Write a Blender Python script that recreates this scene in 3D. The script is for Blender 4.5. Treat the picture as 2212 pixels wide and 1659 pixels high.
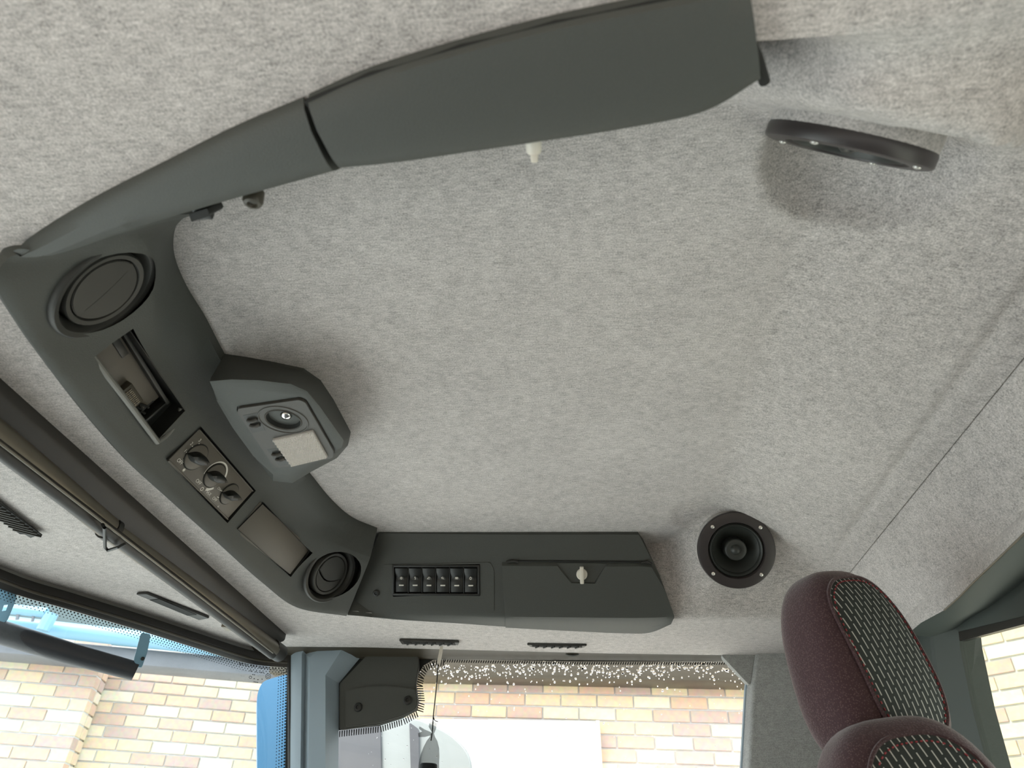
import bpy, bmesh, math, random
from mathutils import Vector, Matrix
random.seed(7)
SC = bpy.context.scene
for o in list(bpy.data.objects): bpy.data.objects.remove(o)
COL = SC.collection

# ---------------------------------------------------------------- camera
W, H, F = 2212.0, 1659.0, 1475.0
CAM = Vector((0, 0, 2.4))
def _basis(vx=1290, vy=1910, s=.05):
    a = Vector((vx-W/2, vy-H/2, F)); t = -a.length_squared/(a.x+a.y*s)
    b = Vector((a.x+t, a.y+s*t, F))
    y = a.normalized(); x = -b.normalized(); z = -x.cross(y)
    if z.y > 0: z = -z
    return x, y, z
AX, AY, AZ = _basis()
def ray(px, py):
    d = Vector((px-W/2, py-H/2, F)).normalized()
    return Vector((AX.dot(d), AY.dot(d), AZ.dot(d)))
# measured point -> place on a real plane of the cab (heights z are counted from the camera's height)
def onz(px, py, z): d = ray(px, py); return CAM + d*(z/d.z)
def onY(px, py, Y): d = ray(px, py); return CAM + d*(Y/d.y)
def onX(px, py, X): d = ray(px, py); return CAM + d*(X/d.x)
def onP(px, py, p, n):
    d = ray(px, py); return CAM + d*((p-CAM).dot(n)/d.dot(n))
def R(x, y, z): return CAM + Vector((x, y, z))

cd = bpy.data.cameras.new('camera'); cam = bpy.data.objects.new('camera', cd); COL.objects.link(cam)
right = Vector((AX[0], AY[0], AZ[0])); down = Vector((AX[1], AY[1], AZ[1])); fwd = Vector((AX[2], AY[2], AZ[2]))
m = Matrix((right, -down, -fwd)).transposed().to_4x4(); m.translation = CAM
cam.matrix_world = m
cd.sensor_width = 36; cd.lens = F/W*36; cd.clip_start = .01; cd.clip_end = 200
cd.dof.use_dof = True; cd.dof.focus_distance = 1.12; cd.dof.aperture_fstop = 9.5
SC.camera = cam
# ---------------------------------------------------------------- light
w = bpy.data.worlds.new('overcast_sky'); SC.world = w; w.use_nodes = True
nt = w.node_tree; nt.nodes.clear()
out = nt.nodes.new('ShaderNodeOutputWorld'); bg = nt.nodes.new('ShaderNodeBackground')
tc = nt.nodes.new('ShaderNodeTexCoord'); sp = nt.nodes.new('ShaderNodeSeparateXYZ'); cr = nt.nodes.new('ShaderNodeValToRGB')
nt.links.new(tc.outputs['Generated'], sp.inputs[0]); nt.links.new(sp.outputs['Z'], cr.inputs[0])
cr.color_ramp.elements[0].position = 0.0; cr.color_ramp.elements[0].color = (.975, .985, 1, 1)
cr.color_ramp.elements[1].position = 0.7; cr.color_ramp.elements[1].color = (.86, .93, 1, 1)
nt.links.new(cr.outputs[0], bg.inputs[0]); nt.links.new(bg.outputs[0], out.inputs[0])
bg.inputs[1].default_value = 2.5
sd = bpy.data.lights.new('sun', 'SUN'); sd.energy = 3.4; sd.angle = math.radians(25); sd.color = (1, .95, .87)
sun = bpy.data.objects.new('sun', sd); COL.objects.link(sun)
sun.rotation_euler = Vector((.38, .40, -.83)).to_track_quat('-Z', 'Y').to_euler(); sun.location = (0, -3, 9)
vs = SC.view_settings; vs.view_transform = 'Standard'; vs.look = 'None'; vs.gamma = 1; vs.use_curve_mapping = False
vs.exposure = 0.64
SC.display_settings.display_device = 'sRGB'

# ---------------------------------------------------------------- materials
def newmat(name):
    mt = bpy.data.materials.new(name); mt.use_nodes = True; n = mt.node_tree
    return mt, n, n.nodes['Principled BSDF']
def N(n, t, **kw):
    x = n.nodes.new(t)
    for k, v in kw.items(): setattr(x, k, v)
    return x
def plain(name, col, rough=.5, metal=0, bump=0, bscale=400, spec=.5, var=0):
    mt, n, b = newmat(name)
    b.inputs['Base Color'].default_value = (*col, 1); b.inputs['Roughness'].default_value = rough
    b.inputs['Metallic'].default_value = metal; b.inputs['Specular IOR Level'].default_value = spec
    geo = N(n, 'ShaderNodeNewGeometry')
    nz = N(n, 'ShaderNodeTexNoise'); nz.inputs['Scale'].default_value = bscale; nz.inputs['Detail'].default_value = 3
    n.links.new(geo.outputs['Position'], nz.inputs['Vector'])
    if bump:
        bp = N(n, 'ShaderNodeBump'); bp.inputs['Strength'].default_value = bump; bp.inputs['Distance'].default_value = .001
        n.links.new(nz.outputs['Fac'], bp.inputs['Height']); n.links.new(bp.outputs[0], b.inputs['Normal'])
    if var:
        mx = N(n, 'ShaderNodeMix', data_type='RGBA')
        mx.inputs['A'].default_value = tuple(c*(1-var) for c in col)+(1,); mx.inputs['B'].default_value = tuple(c*(1+var) for c in col)+(1,)
        n.links.new(nz.outputs['Fac'], mx.inputs['Factor']); n.links.new(mx.outputs['Result'], b.inputs['Base Color'])
    return mt
def felt(name, lo, hi, rot=0, streak=1.0):
    mt, n, b = newmat(name)
    geo = N(n, 'ShaderNodeNewGeometry')
    def noise(sc, s3, det, rough=.6):
        mp = N(n, 'ShaderNodeMapping'); mp.inputs['Scale'].default_value = s3; mp.inputs['Rotation'].default_value = (0, 0, rot)
        nz = N(n, 'ShaderNodeTexNoise'); nz.inputs['Scale'].default_value = sc; nz.inputs['Detail'].default_value = det; nz.inputs['Roughness'].default_value = rough
        n.links.new(geo.outputs['Position'], mp.inputs[0]); n.links.new(mp.outputs[0], nz.inputs['Vector']); return nz.outputs['Fac']
    def mth(op, a, c):
        x = N(n, 'ShaderNodeMath', operation=op)
        for i, v in enumerate((a, c)):
            if isinstance(v, (int, float)): x.inputs[i].default_value = v
            else: n.links.new(v, x.inputs[i])
        return x.outputs[0]
    fine = noise(620, (1, 1, 1), 3, .7); st = noise(1, (90*streak, 420, 420), 4, .65); mid = noise(85, (1, 1, 1), 3); big = noise(5, (1, 1, 1), 2)
    s = mth('ADD', mth('ADD', mth('MULTIPLY', fine, .60), mth('MULTIPLY', st, .34)), mth('ADD', mth('MULTIPLY', mid, .18), mth('MULTIPLY', big, .10)))
    mr = N(n, 'ShaderNodeMapRange'); mr.inputs['From Min'].default_value = .44; mr.inputs['From Max'].default_value = .78
    n.links.new(s, mr.inputs['Value'])
    mx = N(n, 'ShaderNodeMix', data_type='RGBA'); mx.inputs['A'].default_value = (*lo, 1); mx.inputs['B'].default_value = (*hi, 1)
    n.links.new(mr.outputs[0], mx.inputs['Factor']); n.links.new(mx.outputs['Result'], b.inputs['Base Color'])
    b.inputs['Roughness'].default_value = .95; b.inputs['Specular IOR Level'].default_value = .15
    b.inputs['Sheen Weight'].default_value = .15
    bp = N(n, 'ShaderNodeBump'); bp.inputs['Strength'].default_value = .35; bp.inputs['Distance'].default_value = .0012
    n.links.new(fine, bp.inputs['Height']); n.links.new(bp.outputs[0], b.inputs['Normal'])
    return mt
def glassmat(name, tint, refl=.06):
    mt = bpy.data.materials.new(name); mt.use_nodes = True; n = mt.node_tree; n.nodes.clear()
    o = N(n, 'ShaderNodeOutputMaterial'); t = N(n, 'ShaderNodeBsdfTransparent'); g = N(n, 'ShaderNodeBsdfGlossy'); mx = N(n, 'ShaderNodeMixShader')
    t.inputs[0].default_value = (*tint, 1); g.inputs['Roughness'].default_value = .02; g.inputs['Color'].default_value = (1, 1, 1, 1)
    lw = N(n, 'ShaderNodeLayerWeight'); lw.inputs['Blend'].default_value = .25
    mp = N(n, 'ShaderNodeMath', operation='MULTIPLY_ADD'); mp.inputs[1].default_value = .35; mp.inputs[2].default_value = refl
    n.links.new(lw.outputs['Fresnel'], mp.inputs[0])
    n.links.new(mp.outputs[0], mx.inputs[0]); n.links.new(t.outputs[0], mx.inputs[1]); n.links.new(g.outputs[0], mx.inputs[2]); n.links.new(mx.outputs[0], o.inputs[0])
    return mt
M = {}
M['felt'] = felt('grey_headliner_felt', (.205, .194, .186), (.72, .68, .655))
M['feltp'] = felt('grey_pillar_felt', (.20, .205, .20), (.44, .45, .44), rot=1.1)
M['console'] = plain('charcoal_console_plastic', (.058, .062, .056), .6, bump=.25, bscale=900, var=.12)
M['console2'] = plain('warm_charcoal_plastic', (.064, .060, .053), .55, bump=.15, bscale=900)
M['panel'] = plain('taupe_satin_panel', (.105, .093, .075), .45, bump=.05, bscale=900)
M['black'] = plain('black_plastic', (.012, .013, .012), .42)
M['blackm'] = plain('black_matte', (.010, .011, .010), .8)
M['vent'] = plain('vent_plastic', (.036, .036, .032), .5)
M['blind'] = plain('brown_black_blind_cassette', (.016, .0145, .0125), .5, bump=.1, bscale=600)
M['rail'] = plain('olive_metal_rail', (.13, .118, .092), .36, metal=.35)
M['railgrey'] = plain('grey_bay_rail', (.17, .17, .155), .4)
M['chrome'] = plain('bright_metal', (.8, .8, .78), .15, metal=1)
M['white'] = plain('off_white_plastic', (.72, .68, .60), .4)
M['mark'] = plain('white_print', (.78, .76, .70), .6)
M['pillar'] = plain('sky_tinted_pillar_plastic', (.27, .34, .39), .5, bump=.08, bscale=500)  # grey plastic with blue sky light tinted into its colour
M['pillard'] = plain('dark_green_grey_plastic', (.055, .068, .062), .55)
M['rubber'] = plain('black_rubber', (.014, .013, .011), .42)
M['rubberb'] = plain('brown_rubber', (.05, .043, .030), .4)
M['spk'] = plain('speaker_flange_metal', (.036, .030, .030), .38)
M['cone'] = plain('speaker_cone', (.030, .033, .030), .4)
M['screw'] = plain('screw_steel', (.75, .74, .70), .25, metal=.6)
M['mortar'] = plain('pale_mortar', (.62, .64, .64), .9, bscale=60, var=.1)
M['concrete'] = plain('pale_concrete', (.74, .72, .67), .9, bscale=8, var=.1)
M['lightblock'] = plain('tan_light_block', (.34, .27, .20), .9, bscale=5, var=.15)
M['roofing'] = plain('pale_roofing', (.10, .130, .130), .8, bscale=3, var=.25)
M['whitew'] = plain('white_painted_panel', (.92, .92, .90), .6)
M['blue'] = plain('blue_painted_metal', (.10, .25, .42), .35)
M['bluel'] = plain('pale_blue_painted_metal', (.18, .35, .48), .4)
M['bar'] = plain('dark_blue_grey_tube', (.022, .026, .034), .45, bump=.1, bscale=300)
M['reflg'] = plain('light_grey_reflection', (.50, .55, .56), .3)
M['slate'] = plain('grey_gutter_metal', (.16, .17, .19), .6, bscale=4, var=.25)
M['red'] = plain('red_thread', (.30, .03, .04), .6)
M['floor'] = plain('grey_cab_floor', (.13, .13, .125), .8)
M['lining'] = plain('light_grey_lining', (.34, .34, .33), .8)
M['gw'] = glassmat('windscreen_glass', (.86, .95, .98), .04)
M['gs'] = glassmat('side_glass', (.97, .98, .97), .03)
M['gr'] = glassmat('rear_glass', (.62, .66, .60), .04)
# maroon knit
def knit():
    mt, n, b = newmat('maroon_knit_fabric')
    geo = N(n, 'ShaderNodeTexCoord'); vo = N(n, 'ShaderNodeTexVoronoi'); vo.inputs['Scale'].default_value = 520
    n.links.new(geo.outputs['Object'], vo.inputs['Vector'])
    c = N(n, 'ShaderNodeValToRGB'); c.color_ramp.elements[0].position = .1; c.color_ramp.elements[0].color = (.135, .085, .085, 1)
    c.color_ramp.elements[1].position = .42; c.color_ramp.elements[1].color = (.058, .030, .034, 1)
    n.links.new(vo.outputs['Distance'], c.inputs[0]); n.links.new(c.outputs[0], b.inputs['Base Color'])
    b.inputs['Roughness'].default_value = .9; b.inputs['Sheen Weight'].default_value = .3; b.inputs['Specular IOR Level'].default_value = .2
    bp = N(n, 'ShaderNodeBump'); bp.inputs['Strength'].default_value = .4; bp.inputs['Distance'].default_value = .001; bp.invert = True
    n.links.new(vo.outputs['Distance'], bp.inputs['Height']); n.links.new(bp.outputs[0], b.inputs['Normal'])
    return mt
def dashes():
    mt, n, b = newmat('dark_fabric_with_white_dashes')
    uv = N(n, 'ShaderNodeUVMap'); s = N(n, 'ShaderNodeSeparateXYZ'); n.links.new(uv.outputs[0], s.inputs[0])
    def mth(op, *a):
        x = N(n, 'ShaderNodeMath', operation=op)
        for i, v in enumerate(a):
            if isinstance(v, (int, float)): x.inputs[i].default_value = v
            else: n.links.new(v, x.inputs[i])
        return x.outputs[0]
    # uv in metres; strokes slant slightly
    uu = mth('DIVIDE', mth('ADD', s.outputs[0], mth('MULTIPLY', s.outputs[1], .12)), .0078)
    idx = mth('FLOOR', uu); fu = mth('FRACT', uu)
    vv = mth('FRACT', mth('ADD', mth('DIVIDE', s.outputs[1], .0155), mth('MULTIPLY', idx, .5)))
    a = mth('LESS_THAN', mth('ABSOLUTE', mth('SUBTRACT', fu, .5)), .075)
    c = mth('LESS_THAN', vv, .80)
    mask = mth('MULTIPLY', a, c)
    mx = N(n, 'ShaderNodeMix', data_type='RGBA'); mx.inputs['A'].default_value = (.036, .042, .040, 1); mx.inputs['B'].default_value = (.55, .55, .52, 1)
    n.links.new(mask, mx.inputs['Factor']); n.links.new(mx.outputs['Result'], b.inputs['Base Color'])
    b.inputs['Roughness'].default_value = .85; b.inputs['Specular IOR Level'].default_value = .2
    return mt
M['knit'] = knit(); M['dash'] = dashes()
def brickmat():
    mt, n, b = newmat('mixed_facing_brick')
    oi = N(n, 'ShaderNodeObjectInfo'); c = N(n, 'ShaderNodeValToRGB'); c.color_ramp.interpolation = 'CONSTANT'
    cols = [(.80, .66, .46), (.74, .54, .40), (.84, .75, .57), (.60, .47, .41), (.80, .65, .47), (.84, .76, .60), (.80, .68, .48), (.66, .50, .40)]
    e = c.color_ramp.elements
    while len(e) < len(cols): e.new(.5)
    for i, k in enumerate(cols): e[i].position = i/len(cols); e[i].color = (*k, 1)
    n.links.new(oi.outputs['Random'], c.inputs[0])
    nz = N(n, 'ShaderNodeTexNoise'); nz.inputs['Scale'].default_value = 30; nz.inputs['Detail'].default_value = 4
    tcn = N(n, 'ShaderNodeTexCoord'); n.links.new(tcn.outputs['Object'], nz.inputs['Vector'])
    hs = N(n, 'ShaderNodeMix', data_type='RGBA', blend_type='MULTIPLY'); hs.inputs['Factor'].default_value = .35
    n.links.new(c.outputs[0], hs.inputs['A']); n.links.new(nz.outputs['Color'], hs.inputs['B'])
    n.links.new(hs.outputs['Result'], b.inputs['Base Color']); b.inputs['Roughness'].default_value = .85
    return mt
M['brick'] = brickmat()
def diffuser():
    mt, n, b = newmat('prismatic_lamp_lens')
    b.inputs['Base Color'].default_value = (.74, .69, .64, 1); b.inputs['Roughness'].default_value = .2
    b.inputs['Transmission Weight'].default_value = .25
    return mt
M['diff'] = diffuser()
def dropmat():
    mt, n, b = newmat('water_drop'); b.inputs['Transmission Weight'].default_value = 1; b.inputs['IOR'].default_value = 1.33; b.inputs['Roughness'].default_value = 0
    return mt
M['drop'] = dropmat()
def tulle():
    mt = bpy.data.materials.new('dark_sheer_tulle'); mt.use_nodes = True; n = mt.node_tree; n.nodes.clear()
    o = N(n, 'ShaderNodeOutputMaterial'); t = N(n, 'ShaderNodeBsdfTransparent'); d = N(n, 'ShaderNodeBsdfDiffuse'); mx = N(n, 'ShaderNodeMixShader')
    d.inputs[0].default_value = (.03, .033, .03, 1); mx.inputs[0].default_value = .42
    n.links.new(t.outputs[0], mx.inputs[1]); n.links.new(d.outputs[0], mx.inputs[2]); n.links.new(mx.outputs[0], o.inputs[0]); return mt
M['tulle'] = tulle()

# ---------------------------------------------------------------- helpers
class MB:
    """collects world-space geometry for one mesh"""
    def __init__(s): s.v = []; s.f = []; s.uv = None
    def add(s, vs, fs):
        k = len(s.v); s.v += [Vector(v) for v in vs]; s.f += [tuple(i+k for i in f) for f in fs]; return s
    def grid(s, rows, closed_u=False, closed_v=False, cap=False):
        n = len(rows); k = len(rows[0]); vs = [p for r in rows for p in r]; fs = []
        for i in range(n if closed_u else n-1):
            for j in range(k if closed_v else k-1):
                a, b = i, (i+1) % n; c, d = j, (j+1) % k
                fs.append((a*k+c, a*k+d, b*k+d, b*k+c))
        if cap: fs.append(tuple(range(k))[::-1]); fs.append(tuple((n-1)*k+j for j in range(k)))
        return s.add(vs, fs)
    def tube(s, pts, r, seg=10, cap=True):
        pts = [Vector(p) for p in pts]; rows = []; up = None
        for i, p in enumerate(pts):
            t = (pts[min(i+1, len(pts)-1)]-pts[max(i-1, 0)]).normalized()
            if up is None:
                up = Vector((0, 0, 1)) if abs(t.z) < .9 else Vector((1, 0, 0))
            a = t.cross(up).normalized(); up = a.cross(t).normalized()
            rr = r[i] if isinstance(r, (list, tuple)) else r
            rows.append([p+(a*math.cos(q)+up*math.sin(q))*rr for q in [2*math.pi*j/seg for j in range(seg)]])
        return s.grid(rows, closed_v=True, cap=cap)
    def box(s, c, u, v, n, a, b, d, bev=.0):
        """box centred c, axes u v n, half sizes a b d; bevelled edges"""
        bm = bmesh.new(); bmesh.ops.create_cube(bm, size=2)
        for x in bm.verts: x.co = Vector((x.co.x*a, x.co.y*b, x.co.z*d))
        if bev: bmesh.ops.bevel(bm, geom=bm.edges[:], offset=bev, segments=2, affect='EDGES', profile=.5)
        bm.verts.index_update()
        s.add([c+u*x.co.x+v*x.co.y+n*x.co.z for x in bm.verts], [[q.index for q in f.verts] for f in bm.faces]); bm.free(); return s
    def prism(s, poly, off, bev=0, seg=2):
        """solid from a world polygon, extruded by the vector off (poly is the visible face, off points away behind)"""
        bm = bmesh.new(); vs = [bm.verts.new(p) for p in poly]; f = bm.faces.new(vs)
        r = bmesh.ops.extrude_face_region(bm, geom=[f])
        ev = [g for g in r['geom'] if isinstance(g, bmesh.types.BMVert)]
        for q in ev: q.co += Vector(off)
        bmesh.ops.recalc_face_normals(bm, faces=bm.faces)
        if bev: bmesh.ops.bevel(bm, geom=bm.edges[:], offset=bev, segments=seg, affect='EDGES', clamp_overlap=True)
        bm.verts.index_update()
        s.add([x.co.copy() for x in bm.verts], [[q.index for q in f.verts] for f in bm.faces]); bm.free(); return s
    def lathe(s, fr, prof, seg=40, cap=False):
        """fr frame, prof list of (r, h) along n"""
        rows = [[fr.p(r*math.cos(q), r*math.sin(q), h) for q in [2*math.pi*j/seg for j in range(seg)]] for r, h in prof]
        return s.grid(rows, closed_v=True, cap=cap)
class Fr:
    def __init__(s, o, u, v=None, n=None):
        s.o = Vector(o)
        if n is None: n = Vector(u).cross(Vector(v))
        s.n = Vector(n).normalized(); s.u = (Vector(u)-s.n*Vector(u).dot(s.n)).normalized()
        s.v = s.n.cross(s.u)
        if v is not None and s.v.dot(Vector(v)) < 0: s.v = -s.v
    def p(s, a, b, c=0): return s.o+s.u*a+s.v*b+s.n*c
    def at(s, a, b, c=0): f = Fr(s.p(a, b, c), s.u, s.v, s.n); return f
def wpos(o):
    p = Vector(o.location)
    while o.parent: o = o.parent; p += Vector(o.location)
    return p
def props(o, label, cat, group=None, kind=None):
    if label: o['label'] = label
    if cat: o['category'] = cat
    if group: o['group'] = group
    if kind: o['kind'] = kind
    return o
def thing(name, loc, label, cat, group=None):
    o = bpy.data.objects.new(name, None); COL.objects.link(o); o.location = loc; o.empty_display_size = .02
    return props(o, label, cat, group)
def mk(name, mb, mat, parent=None, smooth=35, label=None, cat=None, group=None, kind=None, wn=False, normals=True):
    me = bpy.data.meshes.new(name)
    c = sum(mb.v, Vector())/len(mb.v)
    me.from_pydata([v-c for v in mb.v], [], mb.f); me.validate()
    if normals:
        bm = bmesh.new(); bm.from_mesh(me); bmesh.ops.recalc_face_normals(bm, faces=bm.faces); bm.to_mesh(me); bm.free()
    mats = mat if isinstance(mat, list) else [mat]
    for q in mats: me.materials.append(M[q] if isinstance(q, str) else q)
    if smooth:
        me.polygons.foreach_set('use_smooth', [True]*len(me.polygons)); me.set_sharp_from_angle(angle=math.radians(smooth))
    o = bpy.data.objects.new(name, me); COL.objects.link(o)
    if parent: o.parent = parent; o.location = c-wpos(parent)
    else: o.location = c
    return props(o, label, cat, group, kind)
def cut(o, cutters):
    """boolean holes, baked into the mesh; the cutters are removed"""
    tmp = []
    for mb in cutters:
        me = bpy.data.meshes.new('cutter'); me.from_pydata([v for v in mb.v], [], mb.f)
        bm = bmesh.new(); bm.from_mesh(me); bmesh.ops.recalc_face_normals(bm, faces=bm.faces); bm.to_mesh(me); bm.free()
        c = bpy.data.objects.new('cutter', me); COL.objects.link(c); tmp.append(c)
        md = o.modifiers.new('cut', 'BOOLEAN'); md.operation = 'DIFFERENCE'; md.object = c; md.solver = 'EXACT'
    bpy.context.view_layer.update()
    dg = bpy.context.evaluated_depsgraph_get()
    me = bpy.data.meshes.new_from_object(o.evaluated_get(dg)); o.modifiers.clear(); old = o.data; o.data = me
    for c in tmp: q = c.data; bpy.data.objects.remove(c); bpy.data.meshes.remove(q)
    me.polygons.foreach_set('use_smooth', [True]*len(me.polygons)); me.set_sharp_from_angle(angle=math.radians(30))
def bez(pts, n=8):
    """Catmull-Rom through points"""
    P = [Vector(p) for p in pts]; P = [P[0]*2-P[1]]+P+[P[-1]*2-P[-2]]; o = []
    for i in range(1, len(P)-2):
        for k in range(n):
            t = k/n; a, b, c, d = P[i-1:i+3]
            o.append(.5*((2*b)+(c-a)*t+(2*a-5*b+4*c-d)*t*t+(3*b-a-3*c+d)*t**3))
    o.append(P[-2]); return o
def text_mb(body, fr, size, mirror=False, depth=.0003):
    cu = bpy.data.curves.new('lettering', 'FONT'); cu.body = body; cu.size = size; cu.align_x = 'CENTER'; cu.align_y = 'CENTER'
    o = bpy.data.objects.new('lettering', cu); COL.objects.link(o); bpy.context.view_layer.update()
    me = bpy.data.meshes.new_from_object(o.evaluated_get(bpy.context.evaluated_depsgraph_get()))
    mb = MB(); mb.add([fr.p((-1 if mirror else 1)*q.co.x, q.co.y, depth) for q in me.vertices], [list(p.vertices) for p in me.polygons])
    bpy.data.objects.remove(o); bpy.data.curves.remove(cu); bpy.data.meshes.remove(me); return mb
def roundpoly(pts, r, n=5):
    """round the corners of a planar polygon"""
    out = []; k = len(pts); pts = [Vector(p) for p in pts]
    for i in range(k):
        a, b, c = pts[i-1], pts[i], pts[(i+1) % k]
        rr = r[i] if isinstance(r, (list, tuple)) else r
        d1 = (a-b); d2 = (c-b); rr = min(rr, d1.length*.45, d2.length*.45)
        p1 = b+d1.normalized()*rr; p2 = b+d2.normalized()*rr
        for j in range(n+1):
            t = j/n; out.append(p1*(1-t)**2+b*2*t*(1-t)+p2*t*t)
    return out

# ================================================================ SETTING
# windscreen head line (bowed in plan), from the near side to the far pillar
zS = .362
ws_far = [onz(*p, zS)-CAM for p in [(0, 1243), (150, 1291), (300, 1337), (420, 1376), (540, 1413)]]
ws = [(-.66, -.02), (-.80, .20), (-.92, .42), (-.975, .70)] + [(p.x, p.y) for p in ws_far] + [(-.628, 1.462)]
WSC = bez([(x, y, 0) for x, y in ws], 6)
def xleft(Y):
    for a, b in zip(WSC, WSC[1:]):
        if a.y <= Y <= b.y: return a.x+(b.x-a.x)*(Y-a.y)/max(1e-6, b.y-a.y)
    return WSC[0].x if Y < WSC[0].y else WSC[-1].x
def smin(a, b, k=.022):
    h = max(k-abs(a-b), 0)/k; return min(a, b)-h*h*k*.25
def smax(a, b, k=.022): return -smin(-a, -b, k)
SPN = Vector((.205, .333, .452)); SPF = Vector((.238, 1.090, .452))
_d = (ray(1832, 316)*.60); SPN = Vector(_d)
_m = (ray(1985, 352)-ray(1682, 287)).normalized(); SNN = _m.cross(_d.normalized()).normalized()
if SNN.z > 0: SNN = -SNN
SNN = (SNN-_d.normalized()*.07).normalized()
def _xy(p): return (p.x, p.y-CAM.y)
OUT = [(.75, .15), (.30, .15), (.20, .19)]+[_xy(onz(*p, .37)) for p in [(1640, 40), (1560, -15), (1400, 14), (1200, 55), (1000, 106), (800, 167), (650, 228), (500, 292), (350, 366), (200, 442), (100, 502), (45, 545)]]
OUT += [_xy(onz(p[0], p[1], z)) for p, z in [((4, 618), .334), ((57, 710), .352), ((105, 778), .361), ((196, 896), .37), ((286, 998), .373), ((378, 1083), .374), ((478, 1173), .37), ((570, 1257), .365), ((645, 1311), .36), ((748, 1331), .364), ((858, 1340), .366), ((1000, 1346), .366), ((1092, 1350), .366), ((1220, 1355), .366), ((1345, 1358), .366), ((1440, 1346), .366)]]
OUT += [(.24, 1.215), (.30, 1.215), (.75, 1.215)]
def inside_dist(x, y):
    """distance inside the console's outer rail (negative outside)"""
    best = 9; ins = False; k = len(OUT)
    for i in range(k-1):
        ax, ay = OUT[i]; bx, by = OUT[i+1]; dx, dy = bx-ax, by-ay
        t = max(0, min(1, ((x-ax)*dx+(y-ay)*dy)/(dx*dx+dy*dy))); d = (x-ax-t*dx)**2+(y-ay-t*dy)**2
        if d < best: best = d
    for i in range(k):
        ax, ay = OUT[i]; bx, by = OUT[(i+1) % k]
        if (ay > y) != (by > y) and x < (bx-ax)*(y-ay)/(by-ay)+ax: ins = not ins
    return math.sqrt(best) if ins else -math.sqrt(best)
def hz(x, y):
    t = max(0, min(1, (x-.13)/.09)); t = t*t*(3-2*t)
    wd = .028+((.22 if y < .745 else .15)-.028)*t
    idd = inside_dist(x, y); q = max(0, min(1, (idd-(.016*(1-t) if y < .6 and x > -.40 else 0))/wd)); k = .12
    q = q*q/(2*k)/(1-k) if q < k else ((q-k/2)/(1-k) if q < 1-k else 1-(1-q)**2/(2*k)/(1-k))
    z = .376+.127*q
    rs = .503-max(0, x-.205)*.38
    z = smin(z, rs, .012)+.0035*math.exp(-((x-.386)/.0075)**2)*max(0, min(1, (1.1-y)/.1))
    rr_ = math.hypot(x-SPN.x, y-SPN.y+.01)                   # padded pod behind the near loudspeaker
    if rr_ < .15:
        zp = max(.385, SPN.z+(-.013-SNN.x*(x-SPN.x)-SNN.y*(y-SPN.y))/SNN.z); w_ = max(0, min(1, (.15-rr_)/.085)); w_ = w_*w_*(3-2*w_)
        z = z+(min(z, zp)-z)*w_
    for c, sy in ((SPN, 1), (SPF, -1)):                       # scoops in front of the two loudspeakers
        dx = (x-(c.x+(.030 if sy > 0 else -.012)))/(.078 if sy > 0 else .088); dy = (y-(c.y+sy*.030))/.078; d = dx*dx+dy*dy
        if d < 1: z += .036*(1-d)**.6*(1 if sy > 0 else .25)
    return z
mb = MB(); rows = []
ys = [-.02+1.46*i/190 for i in range(191)]
us = [i/180 for i in range(181)]
for y in ys:
    xl = xleft(y); row = []
    for u in us:
        x = xl+(.34-xl)*u; row.append(R(x, y, hz(x, y)))
    for k in range(1, 31): x = .34+.0765*k/30; row.append(R(x, y, hz(x, y)-(.0012 if k > 28 else 0)))
    row.append(R(.417, y, hz(.416, y)+.02)); rows.append(row)
mb.grid(rows)
def _hid(f):
    c = sum((mb.v[i] for i in f), Vector())/4
    if c.x > (.085 if c.y-CAM.y < .745 else .080): return False
    yy = c.y-CAM.y
    return (-.008 if (c.x < -.30 and yy > 1.1) else -.0045 if (c.x < -.40 and yy > .325) else .0 if yy > .6 else .010) < inside_dist(c.x, c.y-CAM.y) < .056
mb.f = [f for f in mb.f if not _hid(f)]
ceil = mk('ceiling', mb, 'felt', smooth=60, kind='structure')
ceil['label'] = 'mottled grey felt headliner covering the cab roof'
def hz2(x, y): return min(hz(.4155, y)+.0005-(x-.4180)*1.6, hz(.4155, y))
rows = [[R(.4175, -.02+1.46*i/120, hz(.4155, -.02+1.46*i/120)+.02)]+[R(x, -.02+1.46*i/120, hz2(x, -.02+1.46*i/120)+(.002 if x < .4185 else 0)) for x in (.4178, .4195, .424, .435, .45, .47)] for i in range(121)]
cr_ = mk('trim_12', MB().grid(rows), 'felt', smooth=60, kind='structure'); cr_['label'] = 'rear felt panel behind the long roof seam'
# outer roof skin and fascias close the cab above the felt
mb = MB(); pl = [R(p.x-.03, p.y, .56) for p in WSC[::3]]+[R(.62, 1.52, .56), R(.62, -.03, .56)]
mk('roof', mb.prism(pl, (0, 0, .03)), 'lining', kind='structure')
mb = MB(); mb.grid([[R(p.x-.012, p.y, z) for p in WSC] for z in (.352, .565)]); mk('trim_1', mb, 'lining', kind='structure')
mb = MB(); mb.box(R(-.02, 1.50, .475), Vector((1, 0, 0)), Vector((0, 1, 0)), Vector((0, 0, 1)), .66, .012, .095); mk('trim_2', mb, 'lining', kind='structure')
mb = MB(); mb.box(R(-.02, -.03, .455), Vector((1, 0, 0)), Vector((0, 1, 0)), Vector((0, 0, 1)), .66, .012, .105); mk('trim_3', mb, 'lining', kind='structure')
mb = MB(); mb.box(R(.60, .745, .46), Vector((1, 0, 0)), Vector((0, 1, 0)), Vector((0, 0, 1)), .012, .79, .10); mk('trim_4', mb, 'lining', kind='structure')
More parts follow.
